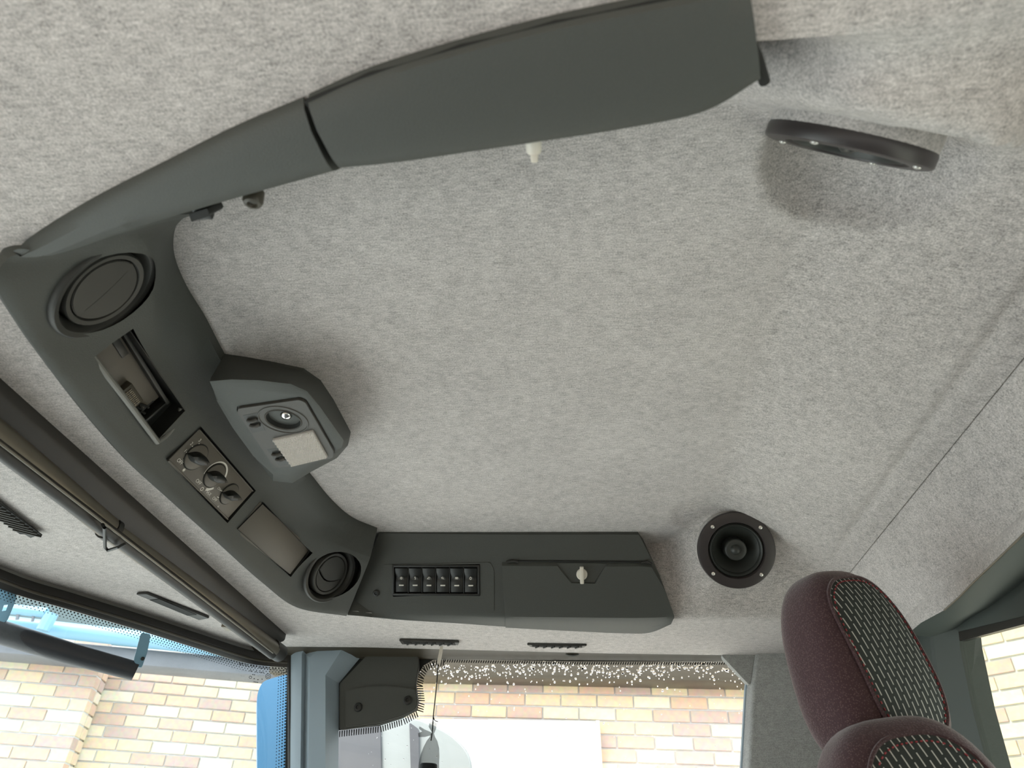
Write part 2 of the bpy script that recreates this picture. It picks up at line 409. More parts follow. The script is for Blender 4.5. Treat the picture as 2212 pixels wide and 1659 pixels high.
# floor, lower walls, ground, and two unseen light blockers
X, Y, Z = Vector((1, 0, 0)), Vector((0, 1, 0)), Vector((0, 0, 1))
mk('floor', MB().box(R(-.05, .74, -1.25), X, Y, Z, .72, .78, .03), 'floor', kind='structure')
mk('light_block_left', MB().box(R(.0, -.06, -.66), X, Y, Z, .66, .02, .58), 'lining', kind='structure')  # unseen door panel added to hold back ground light on the near side
mk('wall_right', MB().box(R(-.05, 1.49, -.85), X, Y, Z, .70, .02, .40), 'lining', kind='structure')
mk('wall_rear', MB().box(R(.62, .74, -.75), X, Y, Z, .02, .78, .50), 'lining', kind='structure')
mk('wall_front', MB().box(R(-.80, .74, -.95), X, Y, Z, .02, .74, .30), 'lining', kind='structure')
mk('light_block_near', MB().box(Vector((0, -2.9, 1.9)), X, Y, Z, 9, .1, 1.9), 'lightblock', kind='structure')  # unseen slab added behind the camera to cut light from the near side
mk('ground', MB().box(Vector((0, 0, -.05)), X, Y, Z, 30, 30, .05), 'concrete', kind='structure')

# ---- windscreen
lean = .22
def wsp(p, z, out_=0.0):       # a point of the windscreen under head point p
    return R(p.x+lean*(.352-z)-out_, p.y, z)
win1 = thing('window_1', R(-.9, .8, -.6), None, None); win1['kind'] = 'structure'; win1['label'] = 'bowed windscreen with dotted black border'
mk('glass', MB().grid([[wsp(p, z) for p in WSC] for z in (.372, .1, -.2, -.6)]), 'gw', win1)
mb = MB(); prof = [(-.004, .006), (.010, .004), (.014, -.008), (.008, -.018), (.003, -.021), (-.004, -.02)]
rows = [[R(p.x+a, p.y, zS+.002+b) for a, b in prof] for p in WSC]
mk('rubber_seal', mb.grid(rows, closed_v=True, cap=True), 'rubber', win1)
mb = MB(); mb.tube([R(p.x+.0135, p.y, zS-.0105) for p in WSC], .0022, 6); mk('seal_bead', mb, 'rubberb', win1)
# printed dots under the seal (three staggered rows that shrink)
mb = MB(); cum = 0
dense = []
for a, b in zip(WSC, WSC[1:]):
    L = (b-a).length; k = max(1, int(L/.002))
    for i in range(k): dense.append(a.lerp(b, i/k))
acc = 0; last = dense[0]; idx = 0
for p in dense[1:]:
    acc += (p-last).length
    t = (p-last).normalized() if (p-last).length else Y; last = p
    if acc > .0052:
        acc = 0; idx += 1
        for r in range(4):
            q = p+t*(.0026 if r % 2 else 0); z = zS-.0215-r*.0040; rr = .0018-.00025*r
            c = wsp(q, z, -.001); u = t; v = Vector((-lean, 0, 1)).normalized()
            mb.add([c+u*rr, c+v*rr, c-u*rr, c-v*rr], [(0, 1, 2, 3)])
mk('printed_dots', mb, 'blackm', win1, smooth=0, kind='stuff')
# fringe dots + edge band at the far pillar
mb = MB(); e = WSC[-1]; tt = (WSC[-1]-WSC[-3]).normalized()
a0 = [wsp(e-tt*k, z) for k in (0, .012) for z in (.36, -.6)]
mb.add([a0[0], a0[1], a0[3], a0[2]], [(0, 1, 2, 3)])
for i in range(160):
    z = .345-i*.0055
    for r in range(4):
        q = e-tt*(.0145+r*.0052); c = wsp(q, z-r*.002, -.001); rr = .0021-.0003*r
        u = tt; v = Z; mb.add([c+u*rr, c+v*rr, c-u*rr, c-v*rr], [(0, 1, 2, 3)])
mk('side_border', mb, 'blackm', win1, smooth=0, kind='stuff')
# small mirrored maker's stamp: illegible strokes and a ring
def wplane(px, py):
    p = WSC[-4]; q = WSC[-10]; a = wsp(p, .3, -.002); n = (wsp(q, .3)-wsp(p, .3)).cross(wsp(p, .2)-wsp(p, .3)); return onP(px, py, a, n)
mb = MB(); rnd = random.Random(3)
def stroke(px, py, l, h, slope=.14, th=1.1):
    p = [wplane(px, py), wplane(px+l, py+slope*l), wplane(px+l, py+slope*l+h), wplane(px, py+h)]; mb.add(p, [(0, 1, 2, 3)])
for i in range(14):
    x0 = 517+i*5.9; y0 = 1432+i*.85
    stroke(x0, y0, 1.2, 5); stroke(x0, y0+rnd.choice((0, 2, 4)), 4, 1.3)
    if rnd.random() > .4: stroke(x0+3, y0, 1.1, 5)
for x0, y0, k in ((539, 1448, 2), (552, 1450, 1), (560, 1451, 3), (545, 1456, 2), (548, 1465, 1), (556, 1467, 1), (565, 1466, 1), (548, 1472, 3)):
    for i in range(k): stroke(x0+i*3.6, y0+i*.5, 2.4, 1.8)
def ring(px, py, r, wd, n=20):
    a = [wplane(px+r*math.cos(t), py+r*math.sin(t)) for t in [2*math.pi*i/n for i in range(n)]]
    b = [wplane(px+(r-wd)*math.cos(t), py+(r-wd)*math.sin(t)) for t in [2*math.pi*i/n for i in range(n)]]
    mb.grid([a, b], closed_v=True)
ring(579, 1461, 6, 1); ring(579, 1461, 3, 1); ring(541, 1463, 3.2, 1)
mk('glass_stamp', mb, 'blackm', win1, smooth=0, kind='stuff')

# ---- far wall: pillars, rails, side window
YW = 1.45
def pw(px, py, dY=0): return onY(px, py, YW+dY)
pil = thing('trim_5', R(-.58, 1.45, -.5), None, None); pil['kind'] = 'structure'; pil['label'] = 'grey windscreen pillar with blue sky light tinted into its colour'
# vertical bands of the pillar: boundary pixels at top and at bottom with their depth (continued below the picture)
bands = [((622, 1418), (620, 1659), .012), ((638, 1414), (634, 1659), -.004), ((651, 1411), (649, 1659), -.010), ((658, 1411), (657, 1659), .000), ((666, 1410), (666, 1659), -.010), ((703, 1452), (703, 1659), -.016), ((731, 1474), (731, 1659), .012)]
tops = [(622, 1400), (640, 1398), (660, 1394), (680, 1390), (712, 1384), (742, 1397), (793, 1403)]
lows = [(622, 1418), (638, 1414), (652, 1412), (660, 1414), (669, 1420), (703, 1458), (732, 1476)]
rows = []
for i, ((t, b_, dY)) in enumerate(bands):
    top = onY(*tops[i], YW+dY); lo = onY(*lows[i], YW+dY); b1 = onY(b_[0], 1659, YW+dY); d = b1-lo; b2 = b1+d*(.75/d.length); up = top+Vector((0, 0, .02))
    rows.append([up, top, top.lerp(lo, .5), lo, lo.lerp(b1, .5), b1, b2])
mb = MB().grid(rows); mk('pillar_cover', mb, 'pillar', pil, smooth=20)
mk('pillar_seal', MB().tube([pw(626, 1415, .01), pw(627, 1500, .01), pw(628, 1659, .01), pw(628, 1659, .01)+Vector((.10, 0, -.6))], .0062, 8), 'rubber', pil)
# head rail over the side window
mb = MB(); prof = [(-.035, .002), (-.030, -.008), (-.012, -.012), (.0, -.016), (.008, -.020), (.02, -.020), (.02, .02), (-.03, .02)]
rA = onY(800, 1398, YW); rB = onY(1640, 1402, YW)
rows = [[p+Vector((0, dy, dz)) for dy, dz in prof] for p in (rA-Vector((.25, 0, -.001)), rA, rA.lerp(rB, .25), rA.lerp(rB, .5), rA.lerp(rB, .75), rB, rB+Vector((.2, 0, 0)))]
for r in rows:
    for i in range(len(r)): r[i] = Vector((r[i].x, r[i].y, r[0].z-0+prof[i][1]-prof[0][1]))
trim6 = mk('trim_6', mb.grid(rows, closed_v=True, cap=True), 'rubberb', kind='structure')
hk = thing('coat_hook', pw(1236, 1412), 'small dark ring fixed under the window head rail', 'hook')
fr = Fr(pw(1236, 1411, -.006), X, Z); mk('ring', MB().grid([[fr.p((.010+.0022*math.cos(q))*math.cos(t)*1.3, (.0045+.0022*math.cos(q))*math.sin(t), .0022*math.sin(q)) for q in [2*math.pi*j/6 for j in range(6)]] for t in [2*math.pi*i/24 for i in range(24)]], closed_u=True, closed_v=True), 'console', hk)
mk('ring_base', MB().box(fr.p(0, .004, .004), fr.u, fr.v, fr.n, .012, .0035, .003, .001), 'rubber', hk)

win2 = thing('window_2', R(-.1, 1.47, -.45), None, None); win2['kind'] = 'structure'; win2['label'] = 'side window speckled with raindrops'
gl = [pw(700, 1395, .018), pw(1660, 1395, .018)]; gb = [g+Vector((0, 0, -.85)) for g in gl]
mk('glass', MB().add([gl[0], gl[1], gb[1], gb[0]], [(0, 1, 2, 3)]), 'gs', win2)
# black printed band along the top, toothed edge and toothed left side
mb = MB(); q = .016
top = [(790, 1402), (1660, 1402), (1660, 1429), (1250, 1429), (960, 1424), (935, 1426), (915, 1438), (905, 1455), (900, 1480), (905, 1515), (902, 1535), (870, 1552), (820, 1568), (728, 1578), (728, 1440)]
mb.add([pw(*p, q) for p in top], [tuple(range(len(top)))])
mk('black_border', mb, 'blackm', win2, smooth=0)
mb = MB(); k = len(top); edge = [(1640, 1430), (1250, 1430), (960, 1425), (935, 1427), (915, 1439), (905, 1456), (900, 1480), (905, 1515), (902, 1535), (870, 1553), (820, 1569), (734, 1579)]
def teeth(edge, step, ln, inside):
    acc = 0
    for a, b in zip(edge, edge[1:]):
        a = Vector(a); b = Vector(b); L = (b-a).length; t = (b-a)/L; n = Vector((-t.y, t.x))*inside
        while acc < L:
            p = a+t*acc
            c = [p, p+t*step*.55, p+t*step*.9+n*ln, p+t*step*.5+n*ln]
            mb.add([pw(x.x, x.y, q) for x in c], [(0, 1, 2, 3)]); acc += step
        acc -= L
teeth(edge[:3], 5.2, 6, -1); teeth(edge[2:], 5.2, 13, -1)
mk('toothed_edge', mb, 'blackm', win2, smooth=0, kind='stuff')
# raindrops
mb = MB(); rnd = random.Random(11)
for i in range(700):
    t = rnd.random()
    if i < 500:
        px = 930+rnd.random()*680; py = 1434+abs(rnd.gauss(0, 1))*17+4*math.sin(px*.02)
    else: px = 740+rnd.random()*870; py = 1440+rnd.random()**1.5*215
    if py > 1657: continue
    r = (.0009+.0014*rnd.random()**2)*(1.15 if i < 500 else .7); c = pw(px, py, .0172)
    fr = Fr(c, X, Z, Vector((0, -1, 0))); n1 = 8
    rows = [[fr.p(r*s_*math.cos(a), r*s_*math.sin(a)*1.15, hh*r) for a in [2*math.pi*j/n1 for j in range(n1)]] for s_, hh in ((1, 0), (.85, .35), (.5, .58), (.08, .66))]
    mb.grid(rows, closed_v=True, cap=True)
mk('raindrops', mb, 'drop', win2, smooth=80, kind='stuff')
# cover plate in the window's front corner
cp = thing('corner_cover', pw(815, 1578, 0), 'dark grey plastic cover plate with two screws in window corner by the pillar', 'cover')
pl = [(733, 1477), (796, 1411), (830, 1405), (903, 1407), (905, 1440), (898, 1480), (903, 1512), (900, 1533), (866, 1550), (818, 1565), (733, 1577)]
mk('plate', MB().prism(roundpoly([pw(*p, .004) for p in pl], .004, 2), (0, .008, 0), .0015), 'console', cp)
pl = [(745, 1492), (790, 1482), (840, 1480), (897, 1488), (903, 1512), (899, 1531), (866, 1547), (818, 1561), (745, 1570)]
mk('raised_face', MB().prism(roundpoly([pw(*p, -.001) for p in pl], .006, 3), (0, .006, 0), .0015), 'console', cp)
for p in ((774, 1528), (881, 1513)):
    s = Fr(pw(*p, -.0012), X, Z, -Y); q = mk('screw', MB().lathe(s, [(.0085, 0), (.0085, .0015), (.007, .0032), (.004, .0036), (.0035, .0015), (.0001, .0015)], 24), 'black', cp)
# B pillar, gusset
bp = thing('trim_7', pw(1680, 1659, 0), None, None); bp['kind'] = 'structure'; bp['label'] = 'grey felt-covered rear door pillar'
f = [pw(1641, 1397, -.02), pw(1636, 1410, -.022), pw(1628, 1480, -.022), pw(1619, 1659, -.022)]
f.append(f[-1]+(f[-1]-f[-2]).normalized()*.7)
bk = [p+Vector((-.012 if i < 9 else 0, .034, 0)) for i, p in enumerate(f)]
rt = [p+Vector((.17, -.03, 0)) for p in f]; rr2 = [p+Vector((.30, -.06, 0)) for p in f]
for l in (f, rt, rr2, bk): l[0] = l[0]+Vector((0, 0, .002))
mk('pillar_face', MB().grid([bk, [p.lerp(q_, .25)+Vector((0, -.002, 0)) for p, q_ in zip(f, bk)], f, [p+Vector((.004, -.002, 0)) for p in f], rt, rr2]), 'feltp', bp, smooth=50)
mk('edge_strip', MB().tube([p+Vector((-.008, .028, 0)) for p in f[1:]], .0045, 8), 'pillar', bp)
gp = [pw(1556, 1413, -.012), pw(1570, 1408, -.012), pw(1632, 1409, -.016), pw(1621, 1482, -.012)]
mk('gusset', MB().prism(roundpoly(gp, .006, 3), (0, .02, 0), .003), 'feltp', bp)

# ---- rear wall, rear window
XR = .53
win3 = thing('window_3', R(XR, 1.0, -.3), None, None); win3['kind'] = 'structure'; win3['label'] = 'rear window with dark tinted head band'
def rx(px, py, d=0): return onX(px, py, XR+d)
g = [R(XR+.004, .1, .36), R(XR+.004, 1.42, .36), R(XR+.004, 1.42, -.28), R(XR+.004, .1, -.28)]
mk('glass', MB().add(g, [(0, 1, 2, 3)]), 'gr', win3)
a, b, c, d_ = rx(2060, 1388), rx(2230, 1343), rx(2230, 1326), rx(2058, 1366)
mk('head_bar', MB().prism([a, b+(b-a)*2.2, c+(c-d_)*2.2, d_], (.012, 0, 0), .001), 'rubber', win3)
a1, b1 = rx(2056, 1368), rx(2230, 1328)
pts = [a1, b1+(b1-a1)*2.2, R(XR, .1, .37), R(XR, 1.15, .37), rx(2052, 1300)]
mk('tinted_head_panel', MB().prism(pts, (.006, 0, 0)), 'pillard', win3)
# header edge of the rear felt
hb = [onz(*p, .33) for p in [(2240, 1128), (2212, 1158), (2150, 1216), (2098, 1262), (2075, 1285), (2062, 1310)]]
rp = thing('trim_8', rx(2030, 1659), None, None); rp['kind'] = 'structure'; rp['label'] = 'dark green-grey rear corner pillar'
lf = [(1968, 1300), (1985, 1330), (1990, 1380), (2000, 1500), (2012, 1659)]; rg = [(2066, 1262), (2064, 1300), (2074, 1400), (2100, 1530), (2134, 1659)]
L_ = [rx(*p, -.02) for p in lf]; G_ = [rx(*p, .0) for p in rg]
L_.append(L_[-1]+(L_[-1]-L_[-2])*3.5); G_.append(G_[-1]+(G_[-1]-G_[-2])*3.5)
Lb = [p+Vector((.03, .30, 0)) for p in L_]
mk('pillar_face', MB().grid([Lb, L_, [p.lerp(q_, .3)+Vector((-.003, 0, 0)) for p, q_ in zip(L_, G_)], [p.lerp(q_, .34) for p, q_ in zip(L_, G_)], G_, [p+Vector((.03, 0, 0)) for p in G_]]), 'pillard', rp, smooth=30)
mb = MB(); rows = []
hd = [(2260, 1110), (2212, 1153), (2150, 1213), (2098, 1263), (2072, 1290), (2040, 1318), (1990, 1345), (1960, 1370)]
P1 = [onz(*p, .315) for p in hd]
mk('trim_9', MB().tube([P1[0]+(P1[0]-P1[1])*12]+P1[:6], .0012, 8), 'rail', kind='structure')
mb = MB(); top2 = [Vector((CAM.x+.469, min(p.y, 1.43), CAM.z+hz2(.469, p.y-CAM.y)+.002)) for p in P1]
ext = lambda l: [l[0]+(l[0]-l[1])*12]+l
mk('trim_10', MB().grid([ext(top2), [a.lerp(b, .5)+Vector((-.004, 0, .0)) for a, b in zip(ext(top2), ext(P1))], ext(P1)]), 'felt', smooth=60, kind='structure')
mk('trim_11', MB().grid([ext(P1), [p+Vector((.030, 0, -.004)) for p in ext(P1)], [p+Vector((.075, 0, .01)) for p in ext(P1)]]), 'pillard', kind='structure')

# ================================================================ OVERHEAD CONSOLE
ZI = .494
console = thing('overhead_console', R(-.45, .745, .36), 'charcoal U-shaped overhead console wrapping the roof recess', 'console')
st = [((440, 455), (310, 475, .43), (190, 505, .40)), ((415, 462), (300, 490, .43), (135, 528, .382)), ((398, 470), (295, 503, .435), (84, 540, .374)), ((374, 503), (322, 540, .445), (26, 562, .366)), ((373, 560), (330, 600, .449), (4, 618, .354)),
      ((400, 627), (338, 672, .452), (57, 710, .358)), ((440, 692), (362, 760, .456), (105, 778, .361)), ((481, 770), (430, 860, .461), (196, 896, .370)),
      ((530, 850), (478, 926, .460), (286, 998, .373)), ((600, 945), (540, 1012, .457), (378, 1083, .374)), ((667, 1028), (600, 1083, .453), (478, 1173, .370)),
      ((716, 1087), (650, 1138, .449), (570, 1257, .365)), ((760, 1124), (708, 1168, .449), (645, 1311, .360)), ((814, 1147), (800, 1205, .4445), (750, 1329, .368))]
I_ = bez([onz(*a, ZI) for a, b, c in st]); Rg = bez([onz(b[0], b[1], b[2]) for a, b, c in st]); Lo = bez([onz(c[0], c[1], c[2]) for a, b, c in st])
cen = R(-.1, .745, .4)
rows = []
for a, b, c in zip(I_, Rg, Lo):
    o_ = (c-cen); o_.z = 0; o_.normalize(); o_ *= min(1, max(.1, (len(rows)-8)/26))
    zt = CAM.z+.43
    prof = [Vector((a.x, a.y, CAM.z+.53))-o_*.0, a+Vector((0, 0, .006)), a+(b-a)*.05+Vector((0, 0, -.003)), a.lerp(b, .5), b+(a-b).normalized()*.012, b, b+(c-b).normalized()*.010, b.lerp(c, .35), b.lerp(c, .7), c+(b-c).normalized()*.010, c+(b-c).normalized()*.003+o_*.0005, c+o_*.004-Vector((0, 0, .0005)), c+o_*.010+Vector((0, 0, .003)), c+o_*.012+Vector((0, 0, .05)), Vector((b.x, b.y, CAM.z+.53))]
    # ridge softened
    prof[5] = b*.6+(prof[4]+prof[6])*.2
    rows.append(prof)
front = mk('front_panel', MB().grid(rows, closed_v=True, cap=True), 'console', console, smooth=40)
# local frames on the sloping face
def facefr(cx, cy, q, az):
    """frame of a panel whose centre is seen at (cx,cy): u along the cab's width, v up the slope"""
    a = math.radians(az); t = math.radians(60)
    n = Vector((math.sin(t)*math.cos(a), math.sin(t)*math.sin(a), -math.cos(t)))
    o = onP(cx, cy, R(*q), n); u = Vector((-math.sin(a), math.cos(a), 0)); v = Vector((math.cos(t)*math.cos(a), math.cos(t)*math.sin(a), math.sin(t)))
    return Fr(o, u, v, n)
def quad(fr, pxs):
    """pixel corners -> local (a,b) on the frame's plane"""
    r = []
    for p in pxs:
        w_ = onP(*p, fr.o, fr.n)-fr.o; r.append((w_.dot(fr.u), w_.dot(fr.v)))
    return r
fR = facefr(296, 832, (-.479, .556, .418), 9); fH = facefr(456, 1024, (-.4965, .765, .42), 0); fB = facefr(590, 1164, (-.486, .962, .414), -6)
fV1 = facefr(230, 628, (-.428, .411, .419), 28); fV2 = facefr(714, 1240, (-.444, 1.105, .414), -24)
qR = quad(fR, [(272, 700), (401, 886), (336, 955), (191, 763)]); qH = quad(fH, [(430, 922), (547, 1058), (487, 1125), (360, 990)]); qB = quad(fB, [(566, 1086), (665, 1190), (625, 1242), (512, 1140)])
def prism_fr(fr, poly, c0, c1, bev=0, r=0):
    pts = [fr.p(a, b, c0) for a, b in poly]
    if r: pts = roundpoly(pts, r, 4)
    return MB().prism(pts, fr.n*(c1-c0), bev)
def grow(poly, g):
    cx = sum(a for a, b in poly)/len(poly); cy = sum(b for a, b in poly)/len(poly)
    return [(a+(g if a > cx else -g), b+(g if b > cy else -g)) for a, b in poly]
def hole(o, poly, n):
    bm = bmesh.new(); bm.from_mesh(o.data); off = wpos(o); P = [Vector(p)-off for p in poly]; c = sum(P, Vector())/len(P); rad = max((p-c).length for p in P)*1.25
    for i in range(len(P)):
        a, b = P[i], P[(i+1) % len(P)]; pn = (b-a).cross(n).normalized()
        fs = [f for f in bm.faces if f.normal.dot(n) > .25 and min((v.co-c).length for v in f.verts)-0 < rad+.03 and abs((f.calc_center_median()-c).dot(n)) < .045]
        geom = list({g for f in fs for g in list(f.verts)+list(f.edges)+[f]})
        bmesh.ops.bisect_plane(bm, geom=geom, dist=1e-6, plane_co=a, plane_no=pn)
    kill = []
    for f in bm.faces:
        m_ = f.calc_center_median()
        if f.normal.dot(n) > .25 and abs((m_-c).dot(n)) < .045:
            sg = [(P[(i+1) % len(P)]-P[i]).cross(m_-P[i]).dot(n) for i in range(len(P))]
            if all(x > 0 for x in sg) or all(x < 0 for x in sg): kill.append(f)
    bmesh.ops.delete(bm, geom=kill, context='FACES'); bm.to_mesh(o.data); bm.free()
    o.data.set_sharp_from_angle(angle=math.radians(40))
def circ(fr, r, n=28): return [fr.p(r*math.cos(2*math.pi*i/n), r*math.sin(2*math.pi*i/n)) for i in range(n)]
for fr_, poly_ in ((fR, [fR.p(*q) for q in qR]), (fH, [fH.p(*q) for q in grow(qH, .0010)]), (fB, [fB.p(*q) for q in grow(qB, .0012)]), (fV1, circ(fV1, .0485)), (fV2, circ(fV2, .0450))):
    hole(front, poly_, fr_.n)
for fr_, q_ in ((fH, grow(qH, .0010)), (fB, grow(qB, .0012))):
    mk('recess_wall', MB().grid([[fr_.p(a, b, .004) for a, b in q_], [fr_.p(a, b, -.006) for a, b in q_]], closed_v=True).add([fr_.p(a, b, -.006) for a, b in q_], [(0, 1, 2, 3)]), 'blackm', console, smooth=0)  # matte black stands in for the shade in the panel gaps
cutters = [prism_fr(fR, qR, .03, -.09), prism_fr(fH, grow(qH, .0010), .03, -.0045), prism_fr(fB, grow(qB, .0012), .03, -.003),
           MB().lathe(fV1, [(.058, .05), (.050, -.0005), (.047, -.024)], 48, cap=True), MB().lathe(fV2, [(.058, .05), (.0475, -.001), (.045, -.024)], 48, cap=True)]

# near side panel and near locker (seen from below, their faces turned away)
def under(outer, inner, zl=.368, n=8, grow_=0, zin=.352, end=True):
    """moulding whose underside is seen: outer & inner edge pixels (on height zl), face rising steeply to the felt"""
    O = bez([onz(*p, zl) for p in outer], n); I2 = bez([onz(*p, zl) for p in inner], n); rows = []
    for a, b in zip(O, I2):
        d = (b-a).normalized(); dn = Vector((0, 0, -1))
        up = Vector((d.x*.06, .075, .118)) if True else 0
        rows.append([a-d*.002+Z*.06, a-d*.001+Z*.006, a+d*.003-dn*.0008, a.lerp(b, .3)+dn*.003, a.lerp(b, .65)+dn*.002, b-d*.012+dn*.001, b-d*.004-dn*.002, b-dn*.008, b+Vector((0, .05, .10)), b+Vector((0, .066, .135)), a+Z*.17+Vector((0, .02, 0))])
    return MB().grid(rows, closed_v=True, cap=True)
sp1 = mk('side_panel', under([(40, 545), (84, 511), (200, 442), (350, 366), (500, 292), (652, 228)], [(68, 556), (118, 563), (250, 520), (385, 478), (560, 428), (722, 384)]), 'console', console, smooth=40)
SPB = None; sp1['label'] = 'plain side moulding beside the near locker'
lk = thing('storage_locker', onz(1200, 200, .36), 'long blurred overhead locker nearest the camera, its face turned away', 'locker', 'overhead lockers of the console')
mk('door', under([(662, 226), (800, 167), (1000, 106), (1200, 55), (1400, 14), (1560, -15), (1620, -22)], [(737, 378), (860, 366), (1000, 346), (1150, 324), (1350, 294), (1520, 258), (1646, 188)], zl=.366), 'console', lk, smooth=40)
mk('painted_shade_line', MB().tube([onz(*p, .3715) for p in [(662, 222), (800, 163), (1000, 102), (1200, 51), (1400, 10), (1575, -22)]], .0022, 8), 'blackm', lk)  # black tube standing in for the shade line along the locker edge
mk('end_cap', MB().tube([onz(1566, -30, .372), onz(1600, 50, .373), (onz(1636, 125, .374)), onz(1652, 178, .376)], .0032, 8), 'blackm', lk)
kp = onz(1153, 318, .378)
fr = Fr(kp, X, Vector((0, .3, .9)), Vector((0, .9, -.35)))
kn = mk('latch_knob', MB().lathe(fr, [(.0001, -.006), (.005, -.006), (.005, .002), (.004, .004), (.0001, .004)], 20).box(fr.p(0, .001, .006), fr.u, fr.v, fr.n, .0022, .0055, .0030, .001), 'white', lk); kn['label'] = 'off-white twist latch'
cb = thing('mounting_clip', onz(432, 464, .37), 'small black square clip peeping out under the near side moulding', 'clip')
mk('clip_block', MB().prism(roundpoly([onz(*p, .375) for p in [(407, 462), (447, 450), (453, 462), (448, 468), (413, 480)]], .0008, 2), (0, 0.01, .02), .0006), 'blackm', cb)
mk('clip_tab', MB().box(onz(438, 456, .385), X, Y, Z, .006, .006, .003, .001), 'black', cb)
fr = Fr(onz(547, 430, .385), X, Y, Vector((0, .25, -.95)))
tag = mk('round_fastener', MB().lathe(fr, [(.0072, -.006), (.0072, .002), (.006, .0042), (.0038, .0048), (.003, .0028), (.0001, .0028)], 28), 'rubberb', smooth=40, label='dark round push fastener beside the near side moulding', cat='fastener')

# far side panel with the switches, far locker
nF = Vector((0, -.86, -.51)); qF = R(0, 1.128, .495)
def fp(px, py, off=0): return onP(px, py, qF+nF*off, nF)
stf = [((820, 1147), (797, 1235), (752, 1322), (750, 1331)), ((900, 1148), (885, 1240), (860, 1326), (858, 1342)), ((1000, 1149), (1000, 1240), (1000, 1330), (1000, 1350)), ((1086, 1150), (1088, 1240), (1092, 1334), (1092, 1356)),
       ((1200, 1150), (1205, 1240), (1220, 1335), (1220, 1361)), ((1310, 1150), (1330, 1240), (1350, 1336), (1345, 1364)), ((1378, 1151), (1424, 1240), (1458, 1334), (1440, 1352))]
def farloft(rows_px, off=0, back=.03, nn=6, z0=.366):
    A, B, C, D = [bez([fp(*r[k], off) for r in rows_px], nn) for k in range(3)]+[bez([onz(*r[3], z0) for r in rows_px], nn)]
    rows = []
    for a, b, c, d in zip(A, B, C, D):
        e = (d-c); 
        rows.append([a+Vector((0, .03, .03)), a+Vector((0, .004, .006)), a+(b-a).normalized()*.004, b, c+(b-c).normalized()*.008, c+(b-c).normalized()*.002+e.normalized()*.0008, c+e*.12, c+e*.5, d-e.normalized()*.004, d+Vector((0, .001, .003)), d+Vector((0, .001, .05)), b+Vector((0, .06, .05))])
    return MB().grid(rows, closed_v=True, cap=True)
sp2 = mk('side_panel', farloft(stf), 'console', console, smooth=40); sp2['label'] = 'side moulding that carries the switch bank'
fS = Fr(fp(943, 1254), X, Vector((0, -.51, .86)), nF)
qS = quad(fS, [(848, 1222), (1036, 1219), (1037, 1281), (850, 1288)])
# shallow raised field around the switches
fld = quad(fS, [(835, 1222), (1064, 1216), (1072, 1240), (1068, 1322), (905, 1303), (812, 1298), (812, 1283)])
cut(sp2, [prism_fr(fS, grow(qS, .0006), .02, -.012)])
mk('switch_field', MB().prism(roundpoly([fS.p(a, b, .0012) for a, b in quad(fS, [(828, 1219), (1060, 1214), (1068, 1232), (1068, 1322), (905, 1303), (806, 1298), (800, 1285)])], .006, 3), fS.n*-.002, .0008), 'console', console)
cut(console.children[-1], [prism_fr(fS, grow(qS, .0006), .02, -.012)])
# far locker
lk2 = thing('storage_locker', onz(1270, 1350, .36), 'charcoal overhead locker with closed flap and white latch, beside the switch bank', 'locker', 'overhead lockers of the console')
dst = [((1084, 1217), (1087, 1275), (1092, 1334), (1092, 1358)), ((1140, 1218), (1144, 1275), (1150, 1335), (1150, 1361)), ((1230, 1218), (1240, 1275), (1250, 1336), (1250, 1366)), ((1320, 1219), (1335, 1275), (1350, 1337), (1345, 1370)), ((1385, 1219), (1408, 1275), (1425, 1336), (1400, 1369)), ((1406, 1222), (1436, 1275), (1457, 1332), (1448, 1352))]
door = mk('door', farloft(dst, off=.005, z0=.3635), 'console', lk2, smooth=40)
fL = Fr(fp(1257, 1240, .005), X, Vector((0, -.51, .86)), nF)
rec = quad(fL, [(1197, 1212), (1314, 1213), (1284, 1259), (1236, 1258)])
cut(door, [MB().grid([[fL.p(a, b, .004) for a, b in grow(rec, .003)], [fL.p(a, b, -.004) for a, b in rec]], closed_v=True, cap=True)])
fk = Fr(fL.p(*quad(fL, [(1257, 1241)])[0], -.004), X, Vector((0, -.51, .86)), nF)
kn = mk('latch_knob', MB().lathe(fk, [(.0001, 0), (.0095, 0), (.0095, .005), (.008, .0065), (.0001, .0065)], 28).box(fk.p(0, 0, .009), fk.u, fk.v, fk.n, .0034, .0145, .0055, .0015), 'white', lk2, smooth=40); kn['label'] = 'off-white twist latch'
mk('hinge_lip', MB().tube([fp(1094, 1214, .003), fp(1108, 1211, .004), fp(1120, 1214, .003)], .0022, 8).tube([fp(1385, 1216, .003), fp(1398, 1213, .004), fp(1408, 1218, .003)], .0022, 8).tube([fp(1100, 1212, .001), fp(1400, 1214, .001)], .0016, 6), 'black', lk2)
# small screw on the panel
fr = Fr(fp(813, 1281, .001), X, Z, nF)
mk('panel_screw', MB().lathe(fr, [(.006, 0), (.006, .002), (.0045, .003), (.003, .003), (.0025, .0012), (.0001, .0012)], 24), 'black', console)

